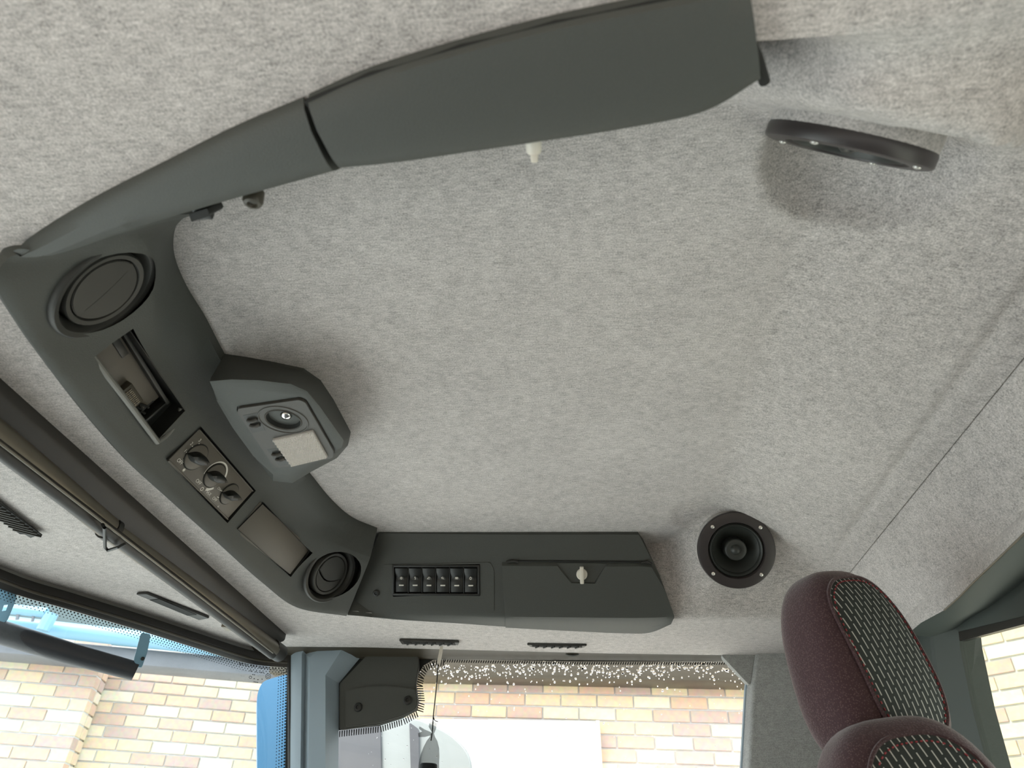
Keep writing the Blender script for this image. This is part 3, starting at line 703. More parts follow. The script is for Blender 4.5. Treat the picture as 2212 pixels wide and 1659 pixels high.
# ---- switch bank
sb = thing('switch_bank', fS.p(0, -.02, 0), 'row of six black rocker switches in a black frame beside the far locker', 'switch panel')
g = grow(qS, .0002); x0 = min(a for a, b in g); x1 = max(a for a, b in g); y0 = min(b for a, b in g); y1 = max(b for a, b in g)
y0 += .002; y1 -= .001
frm = MB()
def bar_(a0, a1, b0, b1, c0, c1, mbx, f): mbx.box(f.p((a0+a1)/2, (b0+b1)/2, (c0+c1)/2), f.u, f.v, f.n, abs(a1-a0)/2, abs(b1-b0)/2, abs(c1-c0)/2, .0007)
bw = .004
bar_(x0, x1, y1-bw, y1, -.011, .003, frm, fS); bar_(x0, x1, y0, y0+bw, -.011, .003, frm, fS); bar_(x0, x0+bw, y0, y1, -.011, .003, frm, fS); bar_(x1-bw, x1, y0, y1, -.011, .003, frm, fS); bar_(x0, x1, y0, y1, -.012, -.009, frm, fS)
sw = (x1-x0-2*bw)/6
for i in range(1, 6): bar_(x0+bw+i*sw-.0008, x0+bw+i*sw+.0008, y0+bw, y1-bw, -.011, .0012, frm, fS)
mk('frame', frm, 'black', sb)
for i in range(6):
    f = fS.at(x0+bw+(i+.5)*sw, (y0+y1)/2, -.006); hh = (y1-y0)/2-bw-.001; ww = sw/2-.0013
    m1 = MB(); rows = []
    prof = [(-hh, .004), (-hh*.95, .0062), (-hh*.2, .0066), (0, .0058), (hh*.25, .0045), (hh*.7, .0085), (hh*.95, .0095), (hh, .008)]
    for sx in (-1, -.9, .9, 1):
        rows.append([f.p(sx*ww, -hh, -.002)]+[f.p(sx*ww, b, c-(.0009 if abs(sx) == 1 else 0)) for b, c in prof]+[f.p(sx*ww, hh, -.002)])
    rk = mk('rocker_switch', m1.grid(rows, closed_v=True, cap=True), 'black', sb, smooth=40)
    mk('indicator', MB().box(f.p(0, -hh*.42, .0068), f.u, f.v, f.n, .0043, .0011, .0005, .0002), 'mark', rk)
    # domed symbol window
    dm = MB(); pts = [(-.0055, -.0025), (.0055, -.0025), (.0055, .001), (.003, .0033), (0, .004), (-.003, .0033), (-.0055, .001)]
    dm.prism([f.p(a, b+hh*.12, .0074) for a, b in pts], f.n*-.003, .0003)
    mk('symbol_window', dm, 'vent', rk)
    sy = MB(); cc = f.at(0, hh*.12+.0008, .0076)
    def arc(r, a0, a1, wd=.0004, n=12, ox=0, oy=0, sy_=1):
        sy.grid([[cc.p(ox+rr*math.cos(t), oy+sy_*rr*math.sin(t), 0) for rr in (r-wd, r+wd)] for t in [a0+(a1-a0)*k/n for k in range(n+1)]])
    def ln(a, b, c, d, wd=.00035):
        v = Vector((c-a, d-b)).normalized(); nx, ny = -v.y*wd, v.x*wd
        sy.add([cc.p(a+nx, b+ny), cc.p(c+nx, d+ny), cc.p(c-nx, d-ny), cc.p(a-nx, b-ny)], [(0, 1, 2, 3)])
    if i == 0:
        arc(.0013, 0, 6.28)
        for k in range(8): t = k*math.pi/4; ln(.0019*math.cos(t), .0019*math.sin(t), .0026*math.cos(t), .0026*math.sin(t))
    elif i == 1: ln(-.0012, .002, .0012, .002); ln(0, .002, 0, -.0005); arc(.0013, -2.2, 2.2, oy=-.0008); ln(-.0012, .0006, .0012, .0006)
    elif i == 2: arc(.0015, -.4, 3.4, oy=.0004, ox=.0005); ln(-.003, -.0012, -.0006, .0012); ln(-.003, -.0012, .0018, -.0012)
    elif i == 3: arc(.0014, 0, 6.28, ox=-.0006, oy=.0006); ln(.0004, -.0004, .0028, -.0015); ln(-.0026, .0016, -.0014, .0005)
    elif i == 4: arc(.0011, 0, 6.28, ox=-.0014); arc(.0011, 0, 6.28, ox=.0014); ln(-.0026, .0017, .0026, .0017); ln(0, -.0014, 0, .0014)
    else: arc(.0016, 0, 6.28, sy_=1.25); ln(-.0004, .0024, .0004, .0024)
    mk('symbol', sy, 'mark', rk, smooth=0)

# ---- round air vents
def vent(fr, r, name_label, twist, tilt, group, bow=.1):
    t = thing('air_vent', fr.p(0, -r, 0), name_label, 'air vent', group)
    o = MB().lathe(fr, [(r*1.30, -.006), (r*1.31, .0005), (r*1.26, .0025), (r*1.14, .0012), (r*1.02, -.010), (r*1.0, -.014)], 64)
    mk('bezel', o, 'vent', t, smooth=50)
    mk('duct', MB().lathe(fr, [(r*1.05, -.012), (r*.98, -.020), (r*.2, -.022), (.0001, -.022)], 48), 'blackm', t)
    # inner drum ring, slightly turned
    d = Fr(fr.p(0, 0, -.006), fr.u+fr.n*tilt, fr.v+fr.n*tilt*.5)
    if d.n.dot(fr.n) < 0: d.n = -d.n
    mk('drum_ring', MB().lathe(d, [(r*.95, -.010), (r*.96, .004), (r*.93, .0065), (r*.83, .006), (r*.81, .004), (r*.81, -.004)], 64), 'vent', t, smooth=50)
    for s in (1, -1):
        n = 24; R0 = r*.79; pts = []
        w0, w1 = quad(d, twist); a0 = math.atan2(w1[1]-w0[1], w1[0]-w0[0])
        for k in range(n+1):
            q = a0+math.pi*k/n*s; pts.append((R0*math.cos(q), R0*math.sin(q)))
        # bowed divider
        p1 = Vector(pts[-1]); p0 = Vector(pts[0]); nd = Vector((-(p0-p1).y, (p0-p1).x)).normalized()
        nd = nd if (Vector(pts[len(pts)//2])-(p0+p1)/2).dot(nd) < 0 else -nd
        for k in range(1, 8):
            q = k/8; c = p1.lerp(p0, q)+nd*(bow*R0*math.sin(math.pi*q)*s)+nd*(-.038*R0)
            pts.append((c.x, c.y))
        mid_ = (p0+p1)/2
        def hgt(a, b):
            ds = abs((Vector((a, b))-mid_).dot(nd))/R0
            return (.0068-.0006*ds) if s > 0 else (.0042+.0020*ds)
        pw3 = [d.p(a, b, hgt(a, b)) for a, b in pts]
        mk('flap', MB().prism(pw3, d.n*-.004, .0007), 'vent', t, smooth=40)
    return t
vent(fV1, .0415, 'round dark air vent, two flaps shut, in the near corner of the console front', [(190, 690), (290, 597)], .06, 'round console vents', .08)
vent(fV2, .0385, 'round dark air vent, flaps part open, in the far corner of the console front', [(696, 1226), (744, 1246)], -.10, 'round console vents', .42)

# ---- empty radio bay
rb = thing('radio_bay', fR.p(0, -.03, 0), 'empty open radio bay with loose plug, between near vent and control panel', 'radio bay')
def shell_(fr, poly, c0, c1, th, name, mat, parent):
    i = [fr.p(a, b, c0) for a, b in poly]; j = [fr.p(a, b, c1) for a, b in poly]; g = grow(poly, th)
    a = [fr.p(x, y, c0) for x, y in g]; b = [fr.p(x, y, c1) for x, y in g]
    return mk(name, MB().grid([i, j, b, a], closed_u=True, closed_v=True), mat, parent, smooth=20)
inn = grow(qR, -.0012)
shell_(fR, inn, .001, -.075, .0011, 'sleeve', 'black', rb)
x0 = min(a for a, b in inn); x1 = max(a for a, b in inn); y0 = min(b for a, b in inn); y1 = max(b for a, b in inn); xm = (x0+x1)/2
# bright lower rail and curved end lip
mb = MB().tube([fR.p(inn[3][0], inn[3][1]-.001, .004), fR.p((inn[3][0]+inn[2][0])/2, (inn[3][1]+inn[2][1])/2, .0035), fR.p(inn[2][0], inn[2][1], .003)], .0034, 10)
mk('lower_rail', mb, 'railgrey', rb)
e0 = Vector(inn[2]); e1 = Vector(inn[1])
mb = MB(); rr = []
for k in range(9):
    t = k/8; c = e0.lerp(e1, t)+Vector((.010*math.sin(math.pi*t)**.8, 0)); rr.append(fR.p(c.x, c.y, .002-.008*t))
mb.tube(rr, .0028, 8); mk('end_lip', mb, 'railgrey', rb)
mk('back_plate', MB().box(fR.p(xm-.012, (y0+y1)/2+.001, -.024), fR.u, fR.v, fR.n, (x1-x0)/2-.016, (y1-y0)/2-.003, .0015, .0006), 'panel', rb)
mk('guide_rail', MB().box(fR.p(xm+.002, y1-.007, -.020), fR.u, fR.v, fR.n, (x1-x0)/2-.020, .0022, .006, .0006).box(fR.p(xm-.004, y1-.0125, -.030), fR.u, fR.v, fR.n, (x1-x0)/2-.022, .0016, .003, .0005), 'vent', rb)
fC = fR.at(x0+.103, y0+.0125, -.018)
pg = mk('plug_socket', MB().box(fC.p(0, 0, 0), fC.u, fC.v, fC.n, .0165, .0085, .004, .0008), 'rubberb', rb)
pn = MB()
for i in range(9):
    for j in range(2): pn.box(fC.p(-.0115+i*.0029, -.0025+j*.005, .0045), fC.u, fC.v, fC.n, .0009, .0018, .0008)
mk('pins', pn, 'rail', pg, smooth=0, kind='stuff')
mk('mounting_slot', MB().box(fR.p(x0+.042, y1-.016, -.0215), fR.u, fR.v, fR.n, .013, .0042, .001, .0004), 'black', rb)
mb = MB()
for k, (a, b, c, d) in enumerate([(.122, .010, .140, .018), (.124, .014, .150, .022), (.121, .020, .146, .010), (.13, .008, .152, .014)]):
    mb.tube(bez([fR.p(x0+a, y0+b, -.028), fR.p(x0+(a+c)/2, y0+(b+d)/2+.004*(k % 2), -.018), fR.p(x0+c, y0+d, -.030)], 5), .0014, 7)
mk('loose_wires', mb, 'blackm', rb, kind=None)
mk('cross_bar', MB().box(fR.p(x1-.020, (y0+y1)/2, -.018), fR.u, fR.v, fR.n, .0022, (y1-y0)/2-.004, .0035, .0008).box(fR.p(x1-.029, (y0+y1)/2-.004, -.024), fR.u, fR.v, fR.n, .0015, .012, .002, .0006), 'black', rb)
mk('end_block', MB().box(fR.p(x1-.010, (y0+y1)/2, -.040), fR.u, fR.v, fR.n, .010, (y1-y0)/2-.001, .02, .001), 'black', rb)

# ---- climate control panel
cc_ = thing('climate_control_panel', fH.p(0, -.03, 0), 'taupe panel with three black rotary knobs and white OFF and MAX markings', 'control panel')
x0 = min(a for a, b in qH); x1 = max(a for a, b in qH); y0 = min(b for a, b in qH); y1 = max(b for a, b in qH); xc, yc = (x0+x1)/2, (y0+y1)/2
hw, hh = (x1-x0)/2-.002, (y1-y0)/2-.002
mk('faceplate', MB().box(fH.p(xc, yc, -.0005), fH.u, fH.v, fH.n, hw, hh, .0028, .0008), 'panel', cc_)
mk('edge_bead', MB().tube([fH.p(xc-hw, yc+hh*.97, .0024), fH.p(xc+hw, yc+hh*.97, .0024)], .0011, 6).tube([fH.p(xc-hw, yc-hh*.95, .0024), fH.p(xc+hw, yc-hh*.95, .0024)], .0013, 6), 'panel', cc_)
fP = fH.at(0, 0, .0025)
kpx = [((423, 987), .0172), ((463, 1027), .0165), ((495, 1067), .0150)]
mk_ = MB(); mt_ = []
for i, ((px, py), r) in enumerate(kpx):
    a, b = quad(fP, [(px, py)])[0]; fk = fP.at(a, b, 0)
    kb = mk('knob', MB().lathe(fk, [(r, 0), (r*.98, .0016), (r*.9, .0022), (.0001, .0026)], 40), 'panel', cc_, smooth=50)
    mk('groove_ring', MB().lathe(fk, [(r*1.06, -.0002), (r*1.06, .0006), (r*.99, .0008), (r*.99, -.0002)], 48), 'blackm', kb)
    # raised grip, boat shaped
    ang = math.radians(-28 if i < 2 else -22); gu = fk.u*math.cos(ang)+fk.v*math.sin(ang); gu = fk.u*math.cos(ang+.75)+fk.v*math.sin(ang+.75); gv = fk.n.cross(gu)
    rows = []
    for k in range(13):
        t = -1+2*k/12; wd = r*.42*(1-abs(t)**2.2)+.0006; top = .0135-.001*t*t
        c = fk.o+gu*(t*r*1.02)
        rows.append([c+gv*wd, c+gv*wd*.82+fk.n*top*.7, c+gv*wd*.45+fk.n*top, c-gv*wd*.45+fk.n*top, c-gv*wd*.82+fk.n*top*.7, c-gv*wd])
    mk('grip', MB().grid(rows, closed_v=True, cap=True), 'black', kb, smooth=60)
    if i == 1:
        def wedge(a0, a1, w0, w1, n=28):
            rows = []
            for k in range(n+1):
                q = a0+(a1-a0)*k/n; w_ = w0+(w1-w0)*k/n; rows.append([fk.p((r*1.13)*math.cos(q), (r*1.13)*math.sin(q), .0002), fk.p((r*1.13+w_)*math.cos(q), (r*1.13+w_)*math.sin(q), .0002)])
            mk_.grid(rows)
        wedge(math.radians(205), math.radians(20), .0008, .0032); wedge(math.radians(-35), math.radians(-72), .0030, .0038, 8)
def tx(s, px, py, size, f=None):
    a, b = quad(fP, [(px, py)])[0]; t = text_mb(s, fP.at(a, b, .0003), size); mk_.add(t.v, t.f)
tx('OFF', 388, 997, .0068); tx('1', 400, 973, .0062); tx('2', 413, 958, .0062); tx('3', 431, 951, .0062)
tx('OFF', 428, 1041, .0068); tx('MAX', 449, 1064, .0068); tx('ON', 473, 1056, .0052); tx('OFF', 463, 1078, .0060)
def dashp(px, py, px2, py2, wd=.0005):
    a, b = quad(fP, [(px, py), (px2, py2)]); v = Vector((b[0]-a[0], b[1]-a[1])).normalized(); nx, ny = -v.y*wd, v.x*wd
    mk_.add([fP.p(a[0]+nx, a[1]+ny, .0003), fP.p(b[0]+nx, b[1]+ny, .0003), fP.p(b[0]-nx, b[1]-ny, .0003), fP.p(a[0]-nx, a[1]-ny, .0003)], [(0, 1, 2, 3)])
dashp(395, 994, 399, 992); dashp(402, 976, 405, 979); dashp(415, 963, 417, 967); dashp(430, 957, 429, 961); dashp(476, 1059, 480, 1061); dashp(469, 1073, 473, 1075)
for c, n_, r_ in (((397, 1015), 6, .0024), ((471, 1094), 2, .0018)):     # fan and air-conditioning marks
    a, b = quad(fP, [c])[0]
    for k in range(n_):
        q = math.pi*k/n_; dx, dy = r_*math.cos(q), r_*math.sin(q)
        v = Vector((dx, dy)).normalized(); nx, ny = -v.y*.0003, v.x*.0003
        mk_.add([fP.p(a-dx+nx, b-dy+ny, .0003), fP.p(a+dx+nx, b+dy+ny, .0003), fP.p(a+dx-nx, b+dy-ny, .0003), fP.p(a-dx-nx, b-dy-ny, .0003)], [(0, 1, 2, 3)])
a, b = quad(fP, [(436, 1056)])[0]
mk_.grid([[fP.p(a+rr*math.cos(q), b+rr*math.sin(q), .0003) for rr in (.0018, .0028)] for q in [2*math.pi*k/16 for k in range(17)]])
mk('markings', mk_, 'mark', cc_, smooth=0, normals=False, kind='stuff')

# ---- blank cover
x0 = min(a for a, b in qB); x1 = max(a for a, b in qB); y0 = min(b for a, b in qB); y1 = max(b for a, b in qB)
bc = thing('blank_cover', fB.p(0, -.03, 0), 'plain taupe blanking cover between the control panel and the far vent', 'cover')
mk('cover_plate', MB().box(fB.p((x0+x1)/2, (y0+y1)/2, -.0008), fB.u, fB.v, fB.n, (x1-x0)/2-.0012, (y1-y0)/2-.0012, .0026, .0008), 'panel', bc)
mk('cover_painted_shade', MB().box(fB.p((x0+x1)/2, (y0+y1)/2, -.0040), fB.u, fB.v, fB.n, (x1-x0)/2-.0002, (y1-y0)/2-.0002, .0016, .0003), 'blackm', bc)  # black slab standing in for the shade around the cover

# ---- lamp pod of the console and the reading lamp
ZP = .437
bot = [(452, 826), (500, 822), (560, 824), (628, 832), (662, 847), (690, 880), (722, 925), (742, 953), (738, 968), (715, 984), (664, 1008), (622, 1030), (590, 1022), (548, 985), (505, 925), (470, 868)]
topo = [(484, 768), (530, 775), (590, 786), (655, 800), (692, 826), (720, 868), (745, 915), (757, 938), (752, 962), (728, 990), (672, 1020), (632, 1044), (590, 1040), (548, 985), (505, 925), (465, 850)]
zt = [.498]*8+[.49, .475, .465, .452, .45, .45, .45, .455]
A = [onz(*p, ZP) for p in bot]; B = [onz(*p, z) for p, z in zip(topo, zt)]
cen2 = sum(A, Vector())/len(A)
r0 = [p+(cen2-p).normalized()*.004-Vector((0, 0, .000)) for p in A]; r1 = [p+Vector((0, 0, .0015)) for p in A]; r2 = [p.lerp(q, .12)+(p-cen2).normalized()*.001 for p, q in zip(A, B)]
r3 = [p.lerp(q, .95) for p, q in zip(A, B)]; r4 = [q+Vector((0, 0, .012)) for q in B]
pod = mk('lamp_pod', MB().grid([r0, r1, r2, r3, r4], closed_v=True, cap=True), 'console', console, smooth=40)
fD = Fr(onz(618, 934, ZP-.0005), onz(655, 998, ZP)-onz(580, 870, ZP), None, Vector((0, 0, -1)))
qD = quad(fD, [(512, 878), (648, 858), (662, 864), (724, 972), (722, 988), (600, 1010), (590, 1004), (511, 888)])
cut(pod, [MB().prism(roundpoly([fD.p(a, b, .01) for a, b in qD], .002, 2), fD.n*-.013)])
ld = thing('reading_lamp', fD.p(0, 0, 0), 'ceiling lamp unit with spot bulb, ribbed lens and two rockers in console pod', 'lamp')
cen3 = (sum(a for a, b in qD)/8, sum(b for a, b in qD)/8)
shr = [(cen3[0]+(a-cen3[0])*.975, cen3[1]+(b-cen3[1])*.975) for a, b in qD]
pts = roundpoly([fD.p(a, b, .0022) for a, b in shr], .004, 3)
plate = mk('housing', MB().prism(pts, fD.n*-.004, .0008), 'console2', ld)
a, b = quad(fD, [(613, 904)])[0]
cut(plate, [MB().lathe(fD.at(a, b, 0), [(.0225, .01), (.0205, .0022), (.018, -.02)], 40, cap=True)])
fs = fD.at(a, b, .0022)
mk('spot_ring', MB().lathe(fs, [(.0300, 0), (.0295, .001), (.0285, .001), (.028, 0)], 48).lathe(fs, [(.0222, .0002), (.0215, .0012), (.0205, .0005), (.0200, -.002)], 48), 'console2', ld, smooth=50)
mk('spot_cup', MB().lathe(fs, [(.0206, .0004), (.017, -.009), (.012, -.017), (.0001, -.019)], 40), 'blackm', ld, smooth=50)
b_, c_ = .010, .0
fb = Fr(fs.p(-.003, .003, -.0085), fs.u, fs.v, fs.n)
bl = mk('bulb', MB().lathe(fb, [(.0001, .0085), (.004, .0075), (.0068, .0045), (.0078, 0), (.006, -.004), (.003, -.006)], 28), 'chrome', ld, smooth=80); bl['label'] = 'shiny silvered bulb'
dq = quad(fD, [(590, 944), (677, 925), (709, 982), (631, 1001)])
dp = [fD.p(a, b, .0052) for a, b in dq]
df = mk('lens', MB().prism(dp, fD.n*-.004, .0008), 'diff', ld); df['label'] = 'clear ribbed lamp lens'
mb = MB(); nU, nV = 26, 19
for i in range(nU):
    for j in range(nV):
        c = [dp[0].lerp(dp[1], (i+(.5 if j % 2 else 0)+s)/(nU+.5)).lerp(dp[3].lerp(dp[2], (i+(.5 if j % 2 else 0)+s)/(nU+.5)), (j+t)/nV) for s, t in ((.05, .1), (.95, .1), (.95, .9), (.05, .9))]
        mid = sum(c, Vector())/4+fD.n*.0018; mb.add(c+[mid], [(0, 1, 4), (1, 2, 4), (2, 3, 4), (3, 0, 4)])
mk('prisms', mb, 'diff', df, smooth=0, kind='stuff')
for (p1, p2, p3, p4) in (((526, 894), (556, 888), (574, 926), (546, 932)), ((578, 968), (606, 963), (630, 1000), (604, 1004))):
    sq = quad(fD, [p1, p2, p3, p4]); pp = [fD.p(a, b, .0024) for a, b in sq]
    rc = mk('rocker_recess', MB().prism(pp, fD.n*-.001), 'vent', ld)
    m0 = sum(pp, Vector())/4; uu = (pp[1]-pp[0]).normalized(); vv = (pp[3]-pp[0]).normalized(); L1 = (pp[1]-pp[0]).length; L2 = (pp[3]-pp[0]).length
    rkm = MB()
    for k in (-.24, .06): rkm.tube(bez([m0+vv*L2*k-uu*L1*.30+fD.n*.001, m0+vv*L2*(k+.01)+fD.n*.0034, m0+vv*L2*(k+.03)+uu*L1*.34+fD.n*.001], 4), .0024, 8)
    mk('rocker', rkm, 'console2', rc, smooth=60)

# ================================================================ LOUDSPEAKERS
def speaker(c, n, r, lab):
    fr = Fr(c, X, None, n); t = thing('loudspeaker', c, lab, 'loudspeaker', 'ceiling loudspeakers')
    mk('flange', MB().lathe(fr, [(r*.98, -.008), (r, -.004), (r*1.0, .003), (r*.985, .0045), (r*.95, .0052), (r*.74, .0052), (r*.72, .003), (r*.70, -.001)], 72), 'spk', t, smooth=40)
    mk('surround', MB().lathe(fr, [(r*.71, -.001), (r*.69, .002), (r*.655, .0042), (r*.62, .002), (r*.60, -.002)], 64), 'cone', t, smooth=60)
    mk('cone', MB().lathe(fr, [(r*.61, -.002), (r*.52, -.008), (r*.42, -.016), (r*.34, -.022), (r*.30, -.024)], 64), 'cone', t, smooth=60)
    mk('centre_horn', MB().lathe(fr, [(r*.30, -.024), (r*.29, -.006), (r*.28, -.001), (r*.25, .0005), (r*.14, -.001), (r*.11, .002), (r*.06, .0045), (.0001, .005)], 48), 'cone', t, smooth=60)
    mk('basket', MB().lathe(fr, [(r*.72, -.002), (r*.6, -.026), (.0001, -.027)], 40), 'blackm', t)
    mb_ = mk('mounting_boss', MB().lathe(fr, [(r*.9, -.005), (r*.99, -.006), (r*.99, -.018), (r*.97, -.030)], 64), 'felt', t, smooth=70); mb_['label'] = 'grey felt boss behind the flange'
    for k in range(4):
        q = math.radians(44+90*k); s = fr.at(r*.865*math.cos(q), r*.865*math.sin(q), .005)
        mk('screw', MB().lathe(s, [(.0030, 0), (.0028, .0012), (.0012, .0018), (.0001, .0018)], 14), 'screw', t)
    return t
speaker(CAM+SPF+Vector((0, -.83, -.56))*.009, (0, -.83, -.56), .0615, 'round black loudspeaker facing the camera, right of the far locker')
speaker(CAM+SPN, SNN, .0610, 'black loudspeaker seen edge-on at the upper right of the roof')

# ================================================================ ROLLER BLIND
bl_ = thing('roller_blind', onz(300, 1130, .31), 'dark roller sun blind cassette with olive rail across the windscreen head', 'blind')
def along(a, b, ts): return [a.lerp(b, t) for t in ts]
def band(pA, pB, zA): return onz(*pA, zA), onz(*pB, zA)
a0, a1 = band((0, 838), (616, 1379), .368); b0, b1 = band((0, 930), (566, 1378), .345)
ext = lambda a, b, k: a+(a-b)*k
a0e, b0e = ext(a0, a1, .5), ext(b0, b1, .5)
b1 = onz(588, 1395, .345)
def prof_blind(a, b):
    d = (b-a); return [a+Z*.012, a-Z*.002, a+d*.1-Z*.004, a+d*.9, b, b+d*.0+Z*.03]
mk('cassette', MB().grid([prof_blind(a0e, b0e), prof_blind(a0, b0), prof_blind(a1, b1)], closed_v=True, cap=True), 'blind', bl_, smooth=30)
t0, t1 = onz(0, 946, .340), onz(590, 1402, .340); t0e = ext(t0, t1, .5)
j1 = onz(236, 1140, .340)
mk('tube', MB().tube([t0e, t0, onz(232, 1136, .340)], .0145, 16), 'rail', bl_, smooth=60)
mk('tube', MB().tube([onz(243, 1146, .341), t1], .0140, 16), 'rail', bl_, smooth=60)
tm = (t1-t0).normalized()
mk('joint_collar', MB().tube([j1-tm*.004, j1+tm*.006], .0162, 16), 'black', bl_)
mk('lower_rail', MB().tube([ext(onz(0, 972, .326), onz(588, 1414, .330), .5), onz(0, 972, .326), onz(588, 1414, .330)], [.0085]*3, 10), 'blind', bl_, smooth=60)  # dark tube standing in for the shadow strip below the blind tube
mk('painted_highlight_line', MB().tube([ext(onz(0, 957, .325), onz(590, 1410, .325), .5), onz(0, 957, .325), onz(590, 1410, .328)], .0016, 6), 'rail', bl_)  # thin tube standing in for the highlight along the blind tube
mk('pull_handle', MB().tube([onz(222, 1133, .322), onz(226, 1140, .315), onz(227, 1182, .315), onz(233, 1189, .315), onz(256, 1182, .315), onz(271, 1174, .32)], .0020, 8), 'black', bl_)
mk('end_cap', MB().tube([onz(586, 1398, .342), onz(604, 1411, .342)], .0165, 16), 'blind', bl_)
mk('clip', MB().box(onz(492, 1353, .328), (t1-t0).normalized(), Z, Vector((1, .1, 0)).normalized(), .012, .005, .006, .002), 'rail', bl_)

# ================================================================ SLOT VENTS IN THE FELT
def slot(pxs, z, lab, nl, th=.004, mat='pillard'):
    pts = [onz(*p, z) for p in pxs]; c = sum(pts, Vector())/len(pts)
    t = thing('slot_vent', c, lab, 'air vent', 'slot vents in the felt border')
    mk('frame', MB().prism(roundpoly(pts, .002, 2), Z*th, .0008), mat, t)
    L0, L1 = pts[0].lerp(pts[-1], .5), pts[1].lerp(pts[2], .5)
    u = (L1-L0).normalized(); v = u.cross(Z); ln_ = (L1-L0).length; wd = (pts[0]-pts[-1]).length
    mk('dark_opening', MB().box(L0.lerp(L1, .5)-Z*.0002, u, v, Z, ln_*.44, wd*.30, .0006), 'blackm', t)
    for k in range(nl):
        mk('louvre', MB().box(L0.lerp(L1, .08+.84*(k+.5)/nl)-Z*.0012, (u*.6+v*.8).normalized(), (u*.8-v*.6).normalized(), Z, wd*.34, .0012, .0022, .0004), mat, t)
slot([(-60, 1040), (84, 1156), (66, 1163), (-80, 1068)], .370, 'dark slot vent with louvres in the felt at the left edge', 12, mat='vent')
slot([(293, 1284), (316, 1283), (452, 1336), (430, 1340)], .371, 'dark slot vent in the felt below the roller blind', 0, mat='vent')
slot([(862, 1384), (992, 1388), (990, 1394), (868, 1392)], .371, 'dark slot vent above the hanging sachet', 6, mat='vent')
slot([(1138, 1393), (1268, 1395), (1262, 1399), (1146, 1398)], .372, 'narrow dark slot vent under the far locker', 6, mat='vent')

# ================================================================ HANGING SACHET
YS = 1.405
hs = thing('scent_sachet', onY(925, 1659, YS), 'small dark tulle sachet hanging on a string from the felt border', 'air freshener')
def ps(px, py, d=0): return onY(px, py, YS+d)
mk('strap', MB().grid([[ps(951+a, 1396), ps(948+a*1.3, 1410), ps(945+a*1.4, 1424), ps(944+a*1.2, 1436)] for a in (0, 6)]+[[ps(951+a, 1396, .002), ps(948+a*1.3, 1410, .002), ps(945+a*1.4, 1424, .002), ps(944+a*1.2, 1436, .002)] for a in (6, 0)], closed_u=True), 'white', hs)
mk('string', MB().tube(bez([ps(946, 1434), ps(944, 1470), ps(940, 1510), ps(936, 1548), ps(934, 1580), ps(931, 1600)], 4), .0011, 6).tube(bez([ps(936, 1548), ps(939, 1556), ps(946, 1559)], 4), .0009, 6), 'blackm', hs)
def leaf(pts, th=.004):
    c = sum((Vector(p) for p in pts), Vector((0, 0)))/len(pts)
    fro = [ps(p[0], p[1]) for p in pts]; ctr = ps(c.x, c.y, -th); ct2 = ps(c.x, c.y, th)
    k = len(fro); return MB().add(fro+[ctr, ct2], [(i, (i+1) % k, k) for i in range(k)]+[(i, (i+1) % k, k+1) for i in range(k)])
mk('bow_loop', leaf([(932, 1582), (918, 1576), (906, 1569), (905, 1574), (912, 1580), (903, 1584), (904, 1592), (918, 1592), (932, 1588)]), 'tulle', hs)
mk('bow_loop', leaf([(934, 1584), (926, 1570), (927, 1561), (937, 1558), (944, 1563), (942, 1574), (938, 1584)]), 'tulle', hs)
rows = []
for py, c, wd in ((1584, 934, 3), (1592, 934, 5), (1600, 933, 10), (1615, 931, 15), (1632, 928, 18), (1650, 926, 19), (1672, 925, 20), (1690, 925, 17), (1700, 925, 8)):
    o = ps(c, py); rr = wd*.00093
    rows.append([o+Vector((rr*math.cos(q)*(1+.12*math.sin(5*q)), rr*.6*math.sin(q), 0)) for q in [2*math.pi*k/30 for k in range(30)]])
mk('bag', MB().grid(rows, closed_v=True, cap=True), 'tulle', hs, smooth=60)
rows = []
for py, c, wd in ((1649, 926, 15), (1651, 926, 17), (1672, 925, 18), (1690, 925, 15), (1698, 925, 6)):
    o = ps(c, py); rr = wd*.00093
    rows.append([o+Vector((rr*math.cos(q), rr*.55*math.sin(q), 0)) for q in [2*math.pi*k/20 for k in range(20)]])
mk('filling', MB().grid(rows, closed_v=True, cap=True), 'bar', hs)

# ================================================================ DRIVER'S SEAT
seat = thing('seat', R(.36, .86, -1.2), 'maroon seat with white-dashed centre panels and red piping', 'seat')
def superq(fr, a, b, c, e=.55, nu=48, nv=32, taper=0, shear=0):
    """rounded cushion, half sizes a (width) b (height) c (depth); returns rows of world points with locals"""
    def pw_(x, k): return math.copysign(abs(x)**k, x)
    rows = []; loc = []
    for i in range(nv+1):
        ph = -math.pi/2+math.pi*i/nv; r = []; l = []
        for j in range(nu):
            th = 2*math.pi*j/nu
            x = a*pw_(math.cos(ph), .62)*pw_(math.cos(th), e); z = c*pw_(math.cos(ph), .62)*pw_(math.sin(th), e*1.25); y = b*pw_(math.sin(ph), .78)
            k = 1+taper*(y/b); x *= k; z *= 1+taper*.3*(y/b); z += shear*(y/b)**2
            r.append(fr.p(x, y, z)); l.append((x, y, z))
        rows.append(r); loc.append(l)
    return rows, loc
